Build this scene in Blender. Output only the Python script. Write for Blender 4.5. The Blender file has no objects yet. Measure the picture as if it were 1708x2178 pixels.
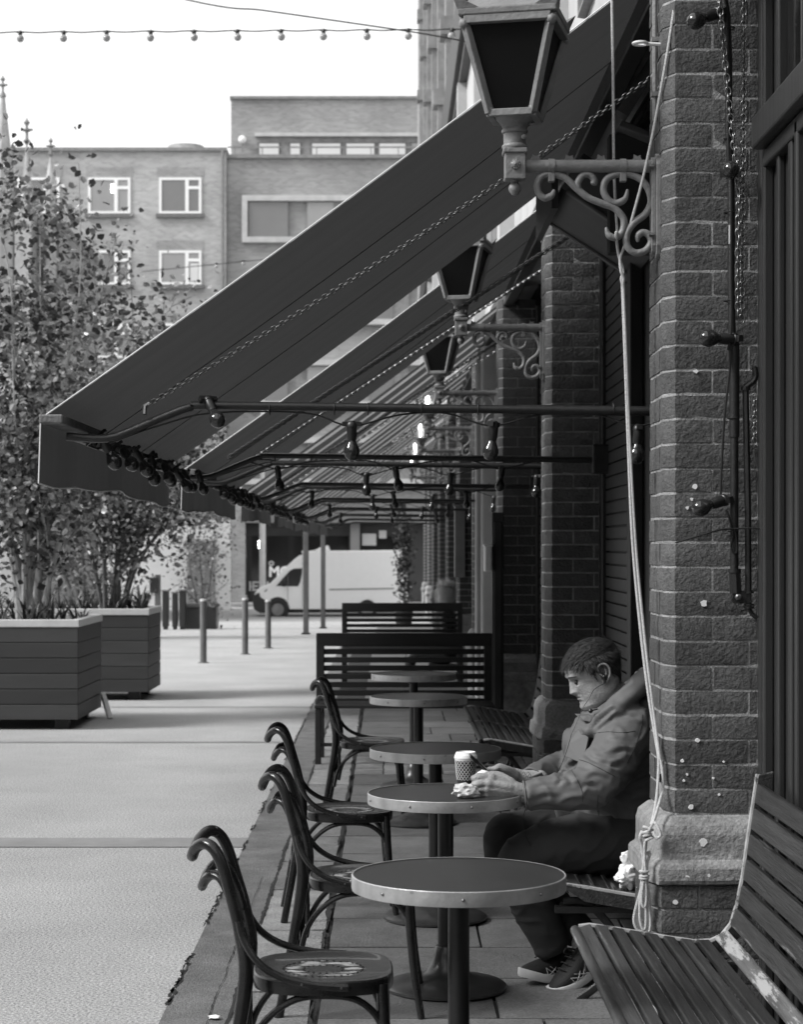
import bpy, bmesh, math, random
from mathutils import Vector, Matrix, Euler, noise
R = math.radians
random.seed(7)
scene = bpy.context.scene
C = scene.collection

# ------------------------------------------------------------------ camera, sky, sun, exposure
FPX, VPX, VPY, CAMZ = 4235.0, 825.0, 1165.0, 1.574      # 1708x2178 working pixels of the photograph
cam_d = bpy.data.cameras.new('camera')
cam = bpy.data.objects.new('camera', cam_d); C.objects.link(cam)
cam.location = (0, 0, CAMZ); cam.rotation_euler = (R(90), 0, 0)
cam_d.sensor_width = 36; cam_d.lens = 70
cam_d.shift_x = (854 - VPX) / 2178; cam_d.shift_y = (VPY - 1089) / 2178
cam_d.clip_start = 0.1; cam_d.clip_end = 3000
cam_d.dof.use_dof = True; cam_d.dof.focus_distance = 6.7; cam_d.dof.aperture_fstop = 7.5
scene.camera = cam

world = bpy.data.worlds.new('World'); scene.world = world; world.use_nodes = True
wn = world.node_tree.nodes; wl = world.node_tree.links
bg = wn['Background']
sky = wn.new('ShaderNodeTexSky'); sky.sky_type = 'NISHITA'; sky.sun_disc = False
sky.sun_elevation = R(45); sky.sun_rotation = R(-116); sky.dust_density = 7.0; sky.air_density = 1.0; sky.ozone_density = 1.0
bw = wn.new('ShaderNodeRGBToBW')
ov = wn.new('ShaderNodeMath'); ov.operation = 'MINIMUM'; ov.inputs[1].default_value = 3.0     # even overcast: no bright aureole
wl.new(sky.outputs[0], bw.inputs[0]); wl.new(bw.outputs[0], ov.inputs[0]); mxo = wn.new('ShaderNodeMath'); mxo.operation = 'MAXIMUM'; mxo.inputs[1].default_value = 2.75
wl.new(ov.outputs[0], mxo.inputs[0]); wl.new(mxo.outputs[0], bg.inputs[0])
bg.inputs[1].default_value = 0.15
sun_d = bpy.data.lights.new('sun', 'SUN'); sun_d.energy = 1.4; sun_d.angle = R(20); sun_d.color = (1, 1, 1)
sun = bpy.data.objects.new('sun', sun_d); C.objects.link(sun)
sdir = Vector((-0.84, -0.26, 0.74)).normalized()          # towards the sun: open street side, a little behind the camera
sun.rotation_euler = sdir.to_track_quat('Z', 'Y').to_euler()
scene.view_settings.view_transform = 'Standard'; scene.view_settings.look = 'None'
scene.view_settings.exposure = 1.6; scene.view_settings.gamma = 1.0
scene.view_settings.use_curve_mapping = False
scene.cycles.max_bounces = 6

def P(px, py, d):
    return Vector(((px - VPX) * d / FPX, d, CAMZ - (py - VPY) * d / FPX))

# ------------------------------------------------------------------ materials (the photograph is black and white: greys)
MATS = {}
def M(name, col, rough=0.6, metal=0.0, var=0.25, scale=6.0, bump=0.0, bscale=80.0, stretch=(1, 1, 1),
      wear=None, wear_t=0.62, wear_scale=9.0, rnd=False, spec=0.5, coat=0.0, trans=0.0, emit=0.0, detail=6, wstretch=None, fine=None):
    m = bpy.data.materials.new(name); m.use_nodes = True
    n, l = m.node_tree.nodes, m.node_tree.links
    b = n['Principled BSDF']
    b.inputs['Roughness'].default_value = rough; b.inputs['Metallic'].default_value = metal
    b.inputs['Specular IOR Level'].default_value = spec
    if coat: b.inputs['Coat Weight'].default_value = coat; b.inputs['Coat Roughness'].default_value = 0.15
    if trans: b.inputs['Transmission Weight'].default_value = trans
    tc = n.new('ShaderNodeTexCoord')
    vec = tc.outputs['Object']
    oi = None
    if rnd:
        oi = n.new('ShaderNodeObjectInfo')
        ml = n.new('ShaderNodeMath'); ml.operation = 'MULTIPLY'; ml.inputs[1].default_value = 137.0
        l.new(oi.outputs['Random'], ml.inputs[0])
        va = n.new('ShaderNodeVectorMath'); va.operation = 'ADD'
        l.new(vec, va.inputs[0]); l.new(ml.outputs[0], va.inputs[1]); vec = va.outputs[0]
    mp = n.new('ShaderNodeMapping'); mp.inputs['Scale'].default_value = stretch; l.new(vec, mp.inputs['Vector'])
    nz = n.new('ShaderNodeTexNoise'); nz.inputs['Scale'].default_value = scale; nz.inputs['Detail'].default_value = detail
    nz.inputs['Roughness'].default_value = 0.65
    l.new(mp.outputs[0], nz.inputs['Vector'])
    mr = n.new('ShaderNodeMapRange'); mr.inputs['From Min'].default_value = 0.25; mr.inputs['From Max'].default_value = 0.75
    mr.inputs['To Min'].default_value = col * (1 - var); mr.inputs['To Max'].default_value = col * (1 + var)
    l.new(nz.outputs['Fac'], mr.inputs['Value'])
    out = mr.outputs[0]
    if rnd:
        m2 = n.new('ShaderNodeMapRange'); m2.inputs['To Min'].default_value = 0.72; m2.inputs['To Max'].default_value = 1.28
        l.new(oi.outputs['Random'], m2.inputs['Value'])
        mu = n.new('ShaderNodeMath'); mu.operation = 'MULTIPLY'; l.new(out, mu.inputs[0]); l.new(m2.outputs[0], mu.inputs[1]); out = mu.outputs[0]
    if fine:
        nf = n.new('ShaderNodeTexNoise'); nf.inputs['Scale'].default_value = fine[0]; nf.inputs['Detail'].default_value = 4; nf.inputs['Roughness'].default_value = .7
        l.new(vec, nf.inputs['Vector'])
        mf_ = n.new('ShaderNodeMapRange'); mf_.inputs['From Min'].default_value = .32; mf_.inputs['From Max'].default_value = .68
        mf_.inputs['To Min'].default_value = 1 - fine[1]; mf_.inputs['To Max'].default_value = 1 + fine[1]; l.new(nf.outputs['Fac'], mf_.inputs['Value'])
        mu2 = n.new('ShaderNodeMath'); mu2.operation = 'MULTIPLY'; l.new(out, mu2.inputs[0]); l.new(mf_.outputs[0], mu2.inputs[1]); out = mu2.outputs[0]
    if wear is not None:
        mpw = n.new('ShaderNodeMapping'); mpw.inputs['Scale'].default_value = wstretch or stretch; l.new(vec, mpw.inputs['Vector'])
        nw = n.new('ShaderNodeTexNoise'); nw.inputs['Scale'].default_value = wear_scale; nw.inputs['Detail'].default_value = 9
        nw.inputs['Roughness'].default_value = 0.72; l.new(mpw.outputs[0], nw.inputs['Vector'])
        mw = n.new('ShaderNodeMapRange'); mw.inputs['From Min'].default_value = wear_t; mw.inputs['From Max'].default_value = wear_t + 0.05
        l.new(nw.outputs['Fac'], mw.inputs['Value'])
        mx = n.new('ShaderNodeMix'); mx.data_type = 'FLOAT'
        l.new(mw.outputs[0], mx.inputs[0]); l.new(out, mx.inputs[2]); mx.inputs[3].default_value = wear; out = mx.outputs[0]
    l.new(out, b.inputs['Base Color'])
    if bump:
        nb = n.new('ShaderNodeTexNoise'); nb.inputs['Scale'].default_value = bscale; nb.inputs['Detail'].default_value = 6
        nb.inputs['Roughness'].default_value = 0.6
        l.new(mp.outputs[0], nb.inputs['Vector'])
        bp = n.new('ShaderNodeBump'); bp.inputs['Strength'].default_value = min(1.0, bump); bp.inputs['Distance'].default_value = 0.01
        l.new(nb.outputs['Fac'], bp.inputs['Height']); l.new(bp.outputs[0], b.inputs['Normal'])
    if emit:
        b.inputs['Emission Color'].default_value = (1, 1, 1, 1); b.inputs['Emission Strength'].default_value = emit
    MATS[name] = m
    return m

M('concrete', 0.375, 0.9, var=0.16, scale=0.9, bump=0.6, bscale=90, wear=0.17, wear_t=0.66, wear_scale=26, fine=(95, .75))
M('concrete_dark', 0.26, 0.85, var=0.2, scale=3, bump=0.4, bscale=90)
M('gutter', 0.15, 0.75, var=0.4, scale=5, bump=0.8, bscale=120, wear=0.05, wear_t=0.62, wear_scale=2.2, fine=(130, .5))
M('kerb', 0.22, 0.7, var=0.35, scale=9, bump=0.8, bscale=70, rnd=True, fine=(110, .45), wear=0.08, wear_t=0.66, wear_scale=7)
M('slab', 0.13, 0.5, var=0.3, scale=6, bump=0.5, bscale=110, rnd=True, wear=0.25, wear_t=0.72, wear_scale=8, fine=(110, .40))
M('joint', 0.022, 0.95, var=0.5, scale=20, bump=0.6)
M('sett', 0.20, 0.45, var=0.3, scale=9, bump=0.5, bscale=70, rnd=True)
M('brick', 0.080, 0.82, var=0.42, scale=16, bump=1.0, bscale=70, rnd=True, wear=0.19, wear_t=0.70, wear_scale=16, fine=(140, .3))
M('brick_far', 0.075, 0.85, var=0.3, scale=6, bump=0.6, bscale=60, rnd=True)
M('mortar', 0.30, 0.95, var=0.6, scale=14, bump=0.9, bscale=140)
M('plinth', 0.24, 0.75, var=0.4, scale=9, bump=0.8, bscale=50, wear=0.11, wear_t=0.58, wear_scale=6, fine=(90, .3))
M('timber_dark', 0.028, 0.32, var=0.3, scale=5, bump=0.15, bscale=40, stretch=(1, 1, .1), wear=0.12, wear_t=0.73, wear_scale=60)
M('timber_black', 0.012, 0.5, var=0.3, scale=6)
M('shutter', 0.013, 0.4, var=0.3, scale=7)
M('glass_dark', 0.012, 0.06, var=0.1, spec=0.6)
M('canvas', 0.058, 0.92, var=0.30, scale=5, bump=0.12, bscale=300, stretch=(.12, 1, .12), spec=0.15)
M('canvas_edge', 0.75, 0.8, var=0.1)
M('stripe_light', 0.28, 0.9, var=0.15)
M('stripe_dark', 0.035, 0.9, var=0.15)
M('iron_black', 0.016, 0.36, var=0.4, scale=30, bump=0.2, bscale=200, wear=0.10, wear_t=0.70, wear_scale=40)
M('bar_wood', 0.13, 0.7, var=0.5, scale=12, bump=0.6, bscale=60, wear=0.3, wear_t=0.6, wear_scale=18)
M('chain_metal', 0.22, 0.34, metal=0.9, var=0.4, scale=60)
M('lamp_paint', 0.19, 0.45, var=0.22, scale=14, bump=0.35, bscale=60, wear=0.05, wear_t=0.69, wear_scale=22)
M('lamp_glass', 0.008, 0.3, var=0.2, spec=0.12)
M('lamp_glass_clear', 0.75, 0.15, var=0.1, trans=0.9)
M('lamp_glow', 1.0, 0.5, emit=6.0)
M('slate_top', 0.25, 0.8, var=0.4, scale=30, bump=0.9, bscale=60)
M('rope', 0.66, 0.85, var=0.2, scale=120, bump=0.8, bscale=400)
M('bulb_dark', 0.02, 0.04, var=0.1, spec=0.7)
M('bulb_pale', 0.40, 0.10, var=0.15, trans=0.2, spec=0.6)
M('holder', 0.014, 0.4, var=0.3)
M('bench_wood', 0.030, 0.44, spec=0.3, var=0.6, scale=70, bump=0.4, bscale=120, stretch=(1, .05, 1), wear=0.15, wear_t=0.615, wear_scale=26, wstretch=(1, .045, 1), rnd=True)
M('bench_bare', 0.09, 0.5, var=0.6, scale=60, bump=0.35, bscale=100, stretch=(1, .05, 1), wear=0.34, wear_t=0.51, wear_scale=18, wstretch=(1, .14, 1))
M('bench_scuffed', 0.05, 0.5, var=0.6, scale=60, bump=0.35, bscale=100, stretch=(1, .05, 1), wear=0.20, wear_t=0.56, wear_scale=24, wstretch=(1, .06, 1))
M('bench_edge', 0.30, 0.6, var=0.4, scale=20, wear=0.05, wear_t=0.55, wear_scale=14)
M('bench_far', 0.022, 0.45, spec=0.3, var=0.3, scale=20, stretch=(.1, 1, 1), wear=0.2, wear_t=0.70, wear_scale=14, rnd=True)
M('chair_wood', 0.013, 0.22, var=0.5, scale=14, bump=0.1, bscale=60, wear=0.17, wear_t=0.625, wear_scale=20, wstretch=(1, 1, .3), spec=0.45)
M('chair_worn', 0.05, 0.3, var=0.5, scale=20, wear=0.42, wear_t=0.50, wear_scale=14)
M('table_top', 0.036, 0.30, var=0.2, scale=5, spec=0.3)
M('table_rim', 0.40, 0.36, metal=0.35, var=0.3, scale=14, bump=0.15, bscale=60, wear=0.18, wear_t=0.66, wear_scale=30)
M('table_leg', 0.010, 0.38, var=0.3, scale=10)
M('table_base', 0.05, 0.32, metal=0.4, var=0.4, scale=12, wear=0.16, wear_t=0.66, wear_scale=16)
M('planter', 0.042, 0.55, var=0.18, scale=10, stretch=(.15, .15, 1), bump=0.12, rnd=True)
M('planter_cap', 0.55, 0.5, var=0.12, scale=8)
M('soil', 0.03, 0.95, var=0.5, scale=30, bump=1)
M('bark', 0.42, 0.8, var=0.45, scale=12, bump=0.5, stretch=(1, 1, .4))
M('bark_dark', 0.10, 0.85, var=0.4, scale=14)
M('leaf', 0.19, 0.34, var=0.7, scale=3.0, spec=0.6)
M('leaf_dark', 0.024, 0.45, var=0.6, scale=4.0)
M('strap_leaf', 0.045, 0.4, var=0.5, scale=3.0)
M('bollard', 0.17, 0.35, metal=0.5, var=0.2)
M('bollard_cap', 0.6, 0.35, metal=0.3, var=0.1)
M('pole_pale', 0.6, 0.6, var=0.12)
M('van_white', 0.80, 0.3, var=0.03, coat=0.4)
M('van_black', 0.02, 0.6, var=0.2)
M('van_glass', 0.03, 0.08, var=0.1)
M('hub', 0.20, 0.4, metal=0.4)
M('tyre', 0.02, 0.8)
M('white_paint', 0.8, 0.7, var=0.06, scale=2)
M('shop_dark', 0.03, 0.5, var=0.4, scale=1.2)
M('shop_fascia', 0.15, 0.6, var=0.2, scale=1)
M('letter', 0.8, 0.5, var=0.03)
M('win_frame', 0.8, 0.5, var=0.03)
M('win_glass', 0.26, 0.10, var=0.15, scale=.5, spec=0.8)
M('win_glass2', 0.15, 0.10, var=0.15, scale=.5, spec=0.8)
M('blind', 0.62, 0.8, var=0.06, scale=.6)
M('sill', 0.14, 0.8, var=0.2)
M('lead', 0.2, 0.6, var=0.3)
M('stone', 0.36, 0.85, var=0.3, scale=3, bump=0.4, bscale=20)
M('stone_light', 0.46, 0.85, var=0.2, scale=2, bump=0.2, bscale=20)
M('stone_mid', 0.26, 0.8, var=0.35, scale=4, bump=0.3, bscale=25)
M('skin', 0.31, 0.55, var=0.32, scale=16, bump=0.35, bscale=160, fine=(150, .16), spec=0.35)
M('hair', 0.034, 0.75, var=0.5, scale=60, spec=0.2)
M('hair_light', 0.065, 0.7, var=0.4, scale=60, spec=0.2)
M('hair_blond', 0.85, 0.5, var=0.3, scale=40)
M('eye_dark', 0.02, 0.2)
M('jacket', 0.115, 0.62, var=0.10, scale=5, bump=0.10, bscale=18, spec=0.35)
M('trousers', 0.048, 0.88, var=0.14, scale=6, bump=0.2, bscale=260, spec=0.2)
M('shoe', 0.014, 0.7, var=0.3, bump=0.3, bscale=300)
M('sole', 0.6, 0.6, var=0.08)
M('sock', 0.45, 0.8, var=0.1)
M('phone', 0.012, 0.15)
M('cup_white', 0.80, 0.5, var=0.03)
M('cup_dark', 0.025, 0.5, var=0.1)
M('paper', 0.60, 0.85, var=0.15, scale=30, bump=0.3, bscale=60)
M('tissue', 0.85, 0.9, var=0.05, scale=20)
M('tattoo', 0.05, 0.6)
M('sign_box', 0.20, 0.5, var=0.2)
M('cable', 0.012, 0.5)
M('panel_dark', 0.03, 0.55, var=0.3, scale=4)
M('panel_grey', 0.13, 0.55, var=0.15, scale=4)
M('lath', 0.10, 0.6, var=0.3, scale=10)

def canvas_mat(name, col, tr):
    m = MATS[name]; n, l = m.node_tree.nodes, m.node_tree.links; b = n['Principled BSDF']
    t = n.new('ShaderNodeBsdfTranslucent'); t.inputs[0].default_value = (tr, tr, tr, 1)
    ad = n.new('ShaderNodeAddShader'); l.new(b.outputs[0], ad.inputs[0]); l.new(t.outputs[0], ad.inputs[1]); l.new(ad.outputs[0], n['Material Output'].inputs['Surface'])
canvas_mat('canvas', .1, .014); canvas_mat('stripe_light', .2, .12); canvas_mat('stripe_dark', .03, .02)
canvas_mat('leaf', .1, .06); canvas_mat('leaf_dark', .1, .02)
def brick_mat(name, col, mort, bw_, bh, var=.25):
    m = bpy.data.materials.new(name); m.use_nodes = True
    n, l = m.node_tree.nodes, m.node_tree.links; b = n['Principled BSDF']; b.inputs['Roughness'].default_value = .9
    tc = n.new('ShaderNodeTexCoord'); sp = n.new('ShaderNodeSeparateXYZ'); l.new(tc.outputs['Object'], sp.inputs[0])
    ad = n.new('ShaderNodeMath'); l.new(sp.outputs[0], ad.inputs[0]); l.new(sp.outputs[1], ad.inputs[1])
    cb = n.new('ShaderNodeCombineXYZ'); l.new(ad.outputs[0], cb.inputs[0]); l.new(sp.outputs[2], cb.inputs[1])
    br = n.new('ShaderNodeTexBrick'); l.new(cb.outputs[0], br.inputs['Vector'])
    br.inputs['Scale'].default_value = 1; br.inputs['Brick Width'].default_value = bw_; br.inputs['Row Height'].default_value = bh
    br.inputs['Mortar Size'].default_value = bh * .1
    g = lambda v: (v, v, v, 1)
    br.inputs['Color1'].default_value = g(col * .84); br.inputs['Color2'].default_value = g(col * 1.16); br.inputs['Mortar'].default_value = g(mort)
    nz = n.new('ShaderNodeTexNoise'); nz.inputs['Scale'].default_value = .35; nz.inputs['Detail'].default_value = 8; l.new(tc.outputs['Object'], nz.inputs['Vector'])
    mr = n.new('ShaderNodeMapRange'); mr.inputs['From Min'].default_value = .3; mr.inputs['From Max'].default_value = .7
    mr.inputs['To Min'].default_value = 1 - var; mr.inputs['To Max'].default_value = 1 + var; l.new(nz.outputs['Fac'], mr.inputs['Value'])
    mx = n.new('ShaderNodeMix'); mx.data_type = 'RGBA'; mx.blend_type = 'MULTIPLY'; mx.inputs[0].default_value = 1
    l.new(br.outputs['Color'], mx.inputs[6]); l.new(mr.outputs[0], mx.inputs[7]); l.new(mx.outputs[2], b.inputs['Base Color'])
    MATS[name] = m
brick_mat('brick_back', 0.34, 0.42, .225, .075)
brick_mat('brick_back2', 0.27, 0.34, .225, .075)
brick_mat('brick_upper', 0.13, 0.26, .225, .079)

# ------------------------------------------------------------------ mesh helpers
class MB:
    def __init__(s): s.v = []; s.f = []; s.sm = []
    def add(s, vs, fs, smooth=False):
        o = len(s.v); s.v += [Vector(v) for v in vs]; s.f += [tuple(i + o for i in f) for f in fs]; s.sm += [smooth] * len(fs); return s
    def box(s, x0, x1, y0, y1, z0, z1, M4=None):
        vs = [Vector((x, y, z)) for z in (z0, z1) for y in (y0, y1) for x in (x0, x1)]
        if M4 is not None: vs = [M4 @ v for v in vs]
        return s.add(vs, [(0, 2, 3, 1), (4, 5, 7, 6), (0, 1, 5, 4), (2, 6, 7, 3), (0, 4, 6, 2), (1, 3, 7, 5)])
    def bar(s, a, b, w, h, up=(0, 0, 1)):
        a, b = Vector(a), Vector(b); t = (b - a).normalized(); u = Vector(up)
        sd = t.cross(u)
        if sd.length < 1e-5: sd = t.cross(Vector((1, 0, 0)))
        sd.normalize(); u = sd.cross(t).normalized()
        vs = []
        for p in (a, b):
            for (i, j) in ((-1, -1), (1, -1), (1, 1), (-1, 1)): vs.append(p + sd * i * w / 2 + u * j * h / 2)
        return s.add(vs, [(3, 2, 1, 0), (4, 5, 6, 7), (0, 1, 5, 4), (1, 2, 6, 5), (2, 3, 7, 6), (3, 0, 4, 7)])
    def prism(s, poly, vec, smooth=False):
        n = len(poly); vec = Vector(vec)
        a = [Vector(p) for p in poly]; b = [p + vec for p in a]
        return s.add(a + b, [tuple(range(n - 1, -1, -1)), tuple(range(n, 2 * n))] + [(i, (i + 1) % n, n + (i + 1) % n, n + i) for i in range(n)], smooth)
    def tube(s, pts, r, n=8, closed=False, flat=1.0, caps=True):
        pts = [Vector(p) for p in pts]; k = len(pts)
        rs = r if isinstance(r, (list, tuple)) else [r] * k
        tans = []
        for i in range(k):
            if closed: t = pts[(i + 1) % k] - pts[i - 1]
            else: t = pts[min(i + 1, k - 1)] - pts[max(i - 1, 0)]
            tans.append(t.normalized() if t.length > 1e-9 else Vector((0, 0, 1)))
        ref = Vector((0, 0, 1)) if abs(tans[0].z) < .9 else Vector((1, 0, 0))
        nrm = (ref - tans[0] * ref.dot(tans[0])).normalized(); vs = []
        for i in range(k):
            nrm = nrm - tans[i] * nrm.dot(tans[i])
            nrm = nrm.normalized() if nrm.length > 1e-6 else tans[i].orthogonal().normalized()
            bn = tans[i].cross(nrm)
            for j in range(n):
                a = 2 * math.pi * j / n
                vs.append(pts[i] + (nrm * math.cos(a) + bn * math.sin(a) * flat) * rs[i])
        fs = []
        for i in range(k if closed else k - 1):
            for j in range(n):
                a = i * n + j; b_ = i * n + (j + 1) % n; c = ((i + 1) % k) * n + (j + 1) % n; d = ((i + 1) % k) * n + j
                fs.append((a, b_, c, d))
        s.add(vs, fs, True)
        if caps and not closed:
            o = len(s.v) - len(vs)
            s.f.append(tuple(o + j for j in range(n - 1, -1, -1))); s.sm.append(False)
            s.f.append(tuple(o + (k - 1) * n + j for j in range(n))); s.sm.append(False)
        return s
    def lathe(s, prof, c=(0, 0, 0), n=20, M4=None, sx=1, sy=1, caps=True):
        c = Vector(c); vs = []; fs = []; k = len(prof)
        for (r, z) in prof:
            for j in range(n):
                a = 2 * math.pi * j / n
                v = Vector((r * sx * math.cos(a), r * sy * math.sin(a), z))
                vs.append((M4 @ v if M4 is not None else v) + c)
        for i in range(k - 1):
            for j in range(n):
                fs.append((i * n + j, i * n + (j + 1) % n, (i + 1) * n + (j + 1) % n, (i + 1) * n + j))
        s.add(vs, fs, True); o = len(s.v) - len(vs)
        if caps and prof[0][0] > 1e-5: s.f.append(tuple(o + j for j in range(n - 1, -1, -1))); s.sm.append(False)
        if caps and prof[-1][0] > 1e-5: s.f.append(tuple(o + (k - 1) * n + j for j in range(n))); s.sm.append(False)
        return s
    def ball(s, c, r, n=12, m=8, sc=(1, 1, 1), M4=None):
        prof = [(math.sin(math.pi * i / m) * r if 0 < i < m else 1e-6, -math.cos(math.pi * i / m) * r) for i in range(m + 1)]
        S = Matrix.Diagonal((sc[0], sc[1], sc[2], 1))
        return s.lathe(prof, c, n, (M4 @ S) if M4 is not None else S)
    def mesh(s, name, ang=40):
        me = bpy.data.meshes.new(name)
        me.from_pydata([tuple(v) for v in s.v], [], s.f)
        me.polygons.foreach_set('use_smooth', s.sm)
        me.update()
        if any(s.sm): me.set_sharp_from_angle(angle=R(ang))
        return me
    def build(s, name, mat, parent=None, world=False, bevel=0, ang=40, kind=None, label=None):
        if world and parent is not None:
            t = parent
            while t.parent is not None: t = t.parent
            off = Vector(t.location)
            s.v = [v - off for v in s.v]
        me = s.mesh(name, ang)
        return link(name, me, mat, parent, bevel, kind, label)

def link(name, me, mat, parent=None, bevel=0, kind=None, label=None, loc=None, rot=None):
    o = bpy.data.objects.new(name, me); C.objects.link(o)
    if mat is not None and not me.materials: me.materials.append(MATS[mat])
    if parent is not None: o.parent = parent
    if bevel:
        b = o.modifiers.new('bevel', 'BEVEL'); b.width = bevel; b.segments = 2; b.limit_method = 'ANGLE'; b.angle_limit = R(40)
    if kind: o['kind'] = kind
    if label: o['label'] = label
    if loc is not None: o.location = loc
    if rot is not None: o.rotation_euler = rot
    return o
def tag(o, label, cat, group=None):
    o['label'] = label; o['category'] = cat
    if group: o['group'] = group
    return o
def thing(name, label, cat, loc=(0, 0, 0), rotz=0.0, group=None):
    o = bpy.data.objects.new(name, None); C.objects.link(o); o.empty_display_size = .1
    o.location = loc; o.rotation_euler = (0, 0, rotz)
    return tag(o, label, cat, group)
def struct(name, mb, mat, bevel=0):
    o = mb.build(name, mat, bevel=bevel); o['kind'] = 'structure'; return o
def copy_tree(o, parent=None, loc=None, rotz=None, label=None, group=None):
    c = o.copy(); C.objects.link(c); c.parent = parent
    if loc is not None: c.location = loc
    if rotz is not None: c.rotation_euler = (0, 0, rotz)
    if label: c['label'] = label
    if group: c['group'] = group
    for ch in list(o.children): copy_tree(ch, c)
    return c
def spline(pts, n=8):
    pts = [Vector(p) for p in pts]; out = []
    for i in range(len(pts) - 1):
        p0 = pts[max(i - 1, 0)]; p1 = pts[i]; p2 = pts[i + 1]; p3 = pts[min(i + 2, len(pts) - 1)]
        for k in range(n):
            t = k / n
            out.append(.5 * ((2 * p1) + (p2 - p0) * t + (2 * p0 - 5 * p1 + 4 * p2 - p3) * t * t + (3 * p1 - p0 - 3 * p2 + p3) * t ** 3))
    out.append(pts[-1]); return out
def frame_to(direction, up=(0, 0, 1)):
    return Vector(direction).normalized().to_track_quat('Z', 'Y').to_matrix().to_4x4()
def remesh(mb, voxel, smooth=6, disp=None, factor=.5):
    me = mb.mesh('tmp'); o = bpy.data.objects.new('tmp', me); C.objects.link(o)
    m = o.modifiers.new('r', 'REMESH'); m.mode = 'VOXEL'; m.voxel_size = voxel; m.use_smooth_shade = True
    if smooth:
        s_ = o.modifiers.new('s', 'SMOOTH'); s_.factor = factor; s_.iterations = smooth
    dg = bpy.context.evaluated_depsgraph_get()
    res = bpy.data.meshes.new_from_object(o.evaluated_get(dg))
    bpy.data.objects.remove(o); bpy.data.meshes.remove(me)
    if disp:
        nv = [(v.co.copy(), v.normal.copy()) for v in res.vertices]
        for v, (c, nn) in zip(res.vertices, nv): v.co = c + nn * disp(c)
    for p in res.polygons: p.use_smooth = True
    res.update(); return res
# ================================================================== GROUND
def gz(y):
    if y <= 33: return 0.0
    if y >= 66: return -0.75
    t = (y - 33) / 33; return -0.75 * t * t * (3 - 2 * t)
def sheet(x0, x1, ys, dz):
    mb = MB(); n = len(ys)
    vs = [(x, y, gz(y) + dz) for y in ys for x in (x0, x1)]
    return mb.add(vs, [(2 * i, 2 * i + 1, 2 * i + 3, 2 * i + 2) for i in range(n - 1)])
YS = [-30, 0, 10, 20, 33] + [33 + i * 3 for i in range(1, 12)] + [90, 200, 900]
struct('ground', sheet(-500, 500, YS, 0), 'concrete')
struct('concrete_band', sheet(-30, -0.76, [10.45, 10.78], 0.004), 'concrete_dark')
struct('tar_joint', sheet(-30, -0.76, [16.05, 16.17], 0.004), 'concrete_dark')
struct('tar_joint', sheet(-30, -0.76, [19.6, 19.68], 0.004), 'concrete_dark')
struct('gutter_strip', sheet(-0.757, -0.535, [-4, 0, 10, 20, 33], 0.006), 'gutter')
# far crossing street a little darker
struct('road', sheet(-60, 60, [61.5, 66, 75], 0.006), 'concrete_dark')
# broken tar edge between concrete and gutter
mb = MB()
y = 4.0
rt = random.Random(21)
while y < 20:
    if noise.noise(Vector((0, y * 1.7, 3))) > -.05:
        cx_ = -.757 + rt.uniform(-.008, .008); n_ = rt.randint(11, 17); ln = rt.uniform(.02, .06); w = rt.uniform(.002, .009)
        pts = [(cx_ + w * math.cos(2 * math.pi * k / n_) * rt.uniform(.3, 1.5), y + ln * math.sin(2 * math.pi * k / n_) * rt.uniform(.5, 1.2), .0085) for k in range(n_)]
        mb.add(pts, [tuple(range(n_))])
    y += rt.uniform(.015, .05)
struct('tar_patches', mb, 'joint')
def crack(x, y0, y1, w0, z, seed):
    mb = MB(); rc = random.Random(seed); yy = y0; L_, R_ = [], []
    while yy < y1:
        o_ = .012 * noise.noise(Vector((yy * 3.1, seed, 0))) + .005 * noise.noise(Vector((yy * 17, seed, 5))); w = max(.0005, w0 * (.55 + 1.1 * noise.noise(Vector((yy * 2.3, seed, 9))) + .7 * noise.noise(Vector((yy * 21, seed, 2)))))
        L_.append((x + o_ - w + rc.uniform(-.001, .001), yy, z)); R_.append((x + o_ + w + rc.uniform(-.001, .001), yy, z)); yy += .022
    n_ = len(L_); return mb.add(L_ + R_, [(i, n_ + i, n_ + i + 1, i + 1) for i in range(n_ - 1)])
struct('kerb_crack', crack(-.528, 4.0, 19, .009, .0295, 1), 'joint'); struct('kerb_crack', crack(-.252, 4.0, 19, .011, .0295, 2), 'joint')
struct('gutter_crack', crack(-.60, 4.5, 9.5, .0022, .0100, 3), 'joint')
# pavement bed, kerb stones, slabs
bed = struct('pavement', sheet(-0.535, 1.6, [-4, 0, 10, 20, 33, 40, 50, 58], 0.010), 'joint')
def stone_mesh(name, sx, sy, sz, mat, jit=.006, seed=0):
    rr = random.Random(seed); mb = MB(); n = 4
    top = []
    for i in range(n):
        for j in range(n):
            x = -sx / 2 + sx * i / (n - 1); yy = -sy / 2 + sy * j / (n - 1)
            edge = i in (0, n - 1) or j in (0, n - 1)
            top.append(Vector((x + rr.uniform(-jit, jit) * (1 if edge else 0), yy + rr.uniform(-jit, jit) * (1 if edge else 0), sz - (.004 if edge else 0) + rr.uniform(-.0015, .0015))))
    vs = top + [Vector((v.x, v.y, 0)) for v in top]
    fs = [(i * n + j, (i + 1) * n + j, (i + 1) * n + j + 1, i * n + j + 1) for i in range(n - 1) for j in range(n - 1)]
    ring = [i * n for i in range(n)] + [(n - 1) * n + j for j in range(1, n)] + [i * n + n - 1 for i in range(n - 2, -1, -1)] + [j for j in range(n - 2, 0, -1)]
    for a, b in zip(ring, ring[1:] + ring[:1]): fs.append((b, a, a + n * n, b + n * n))
    mb.add(vs, fs); me = mb.mesh(name); me.materials.append(MATS[mat]); return me
kerb_m = {}
ypos = 3.6; k = 0
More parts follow.
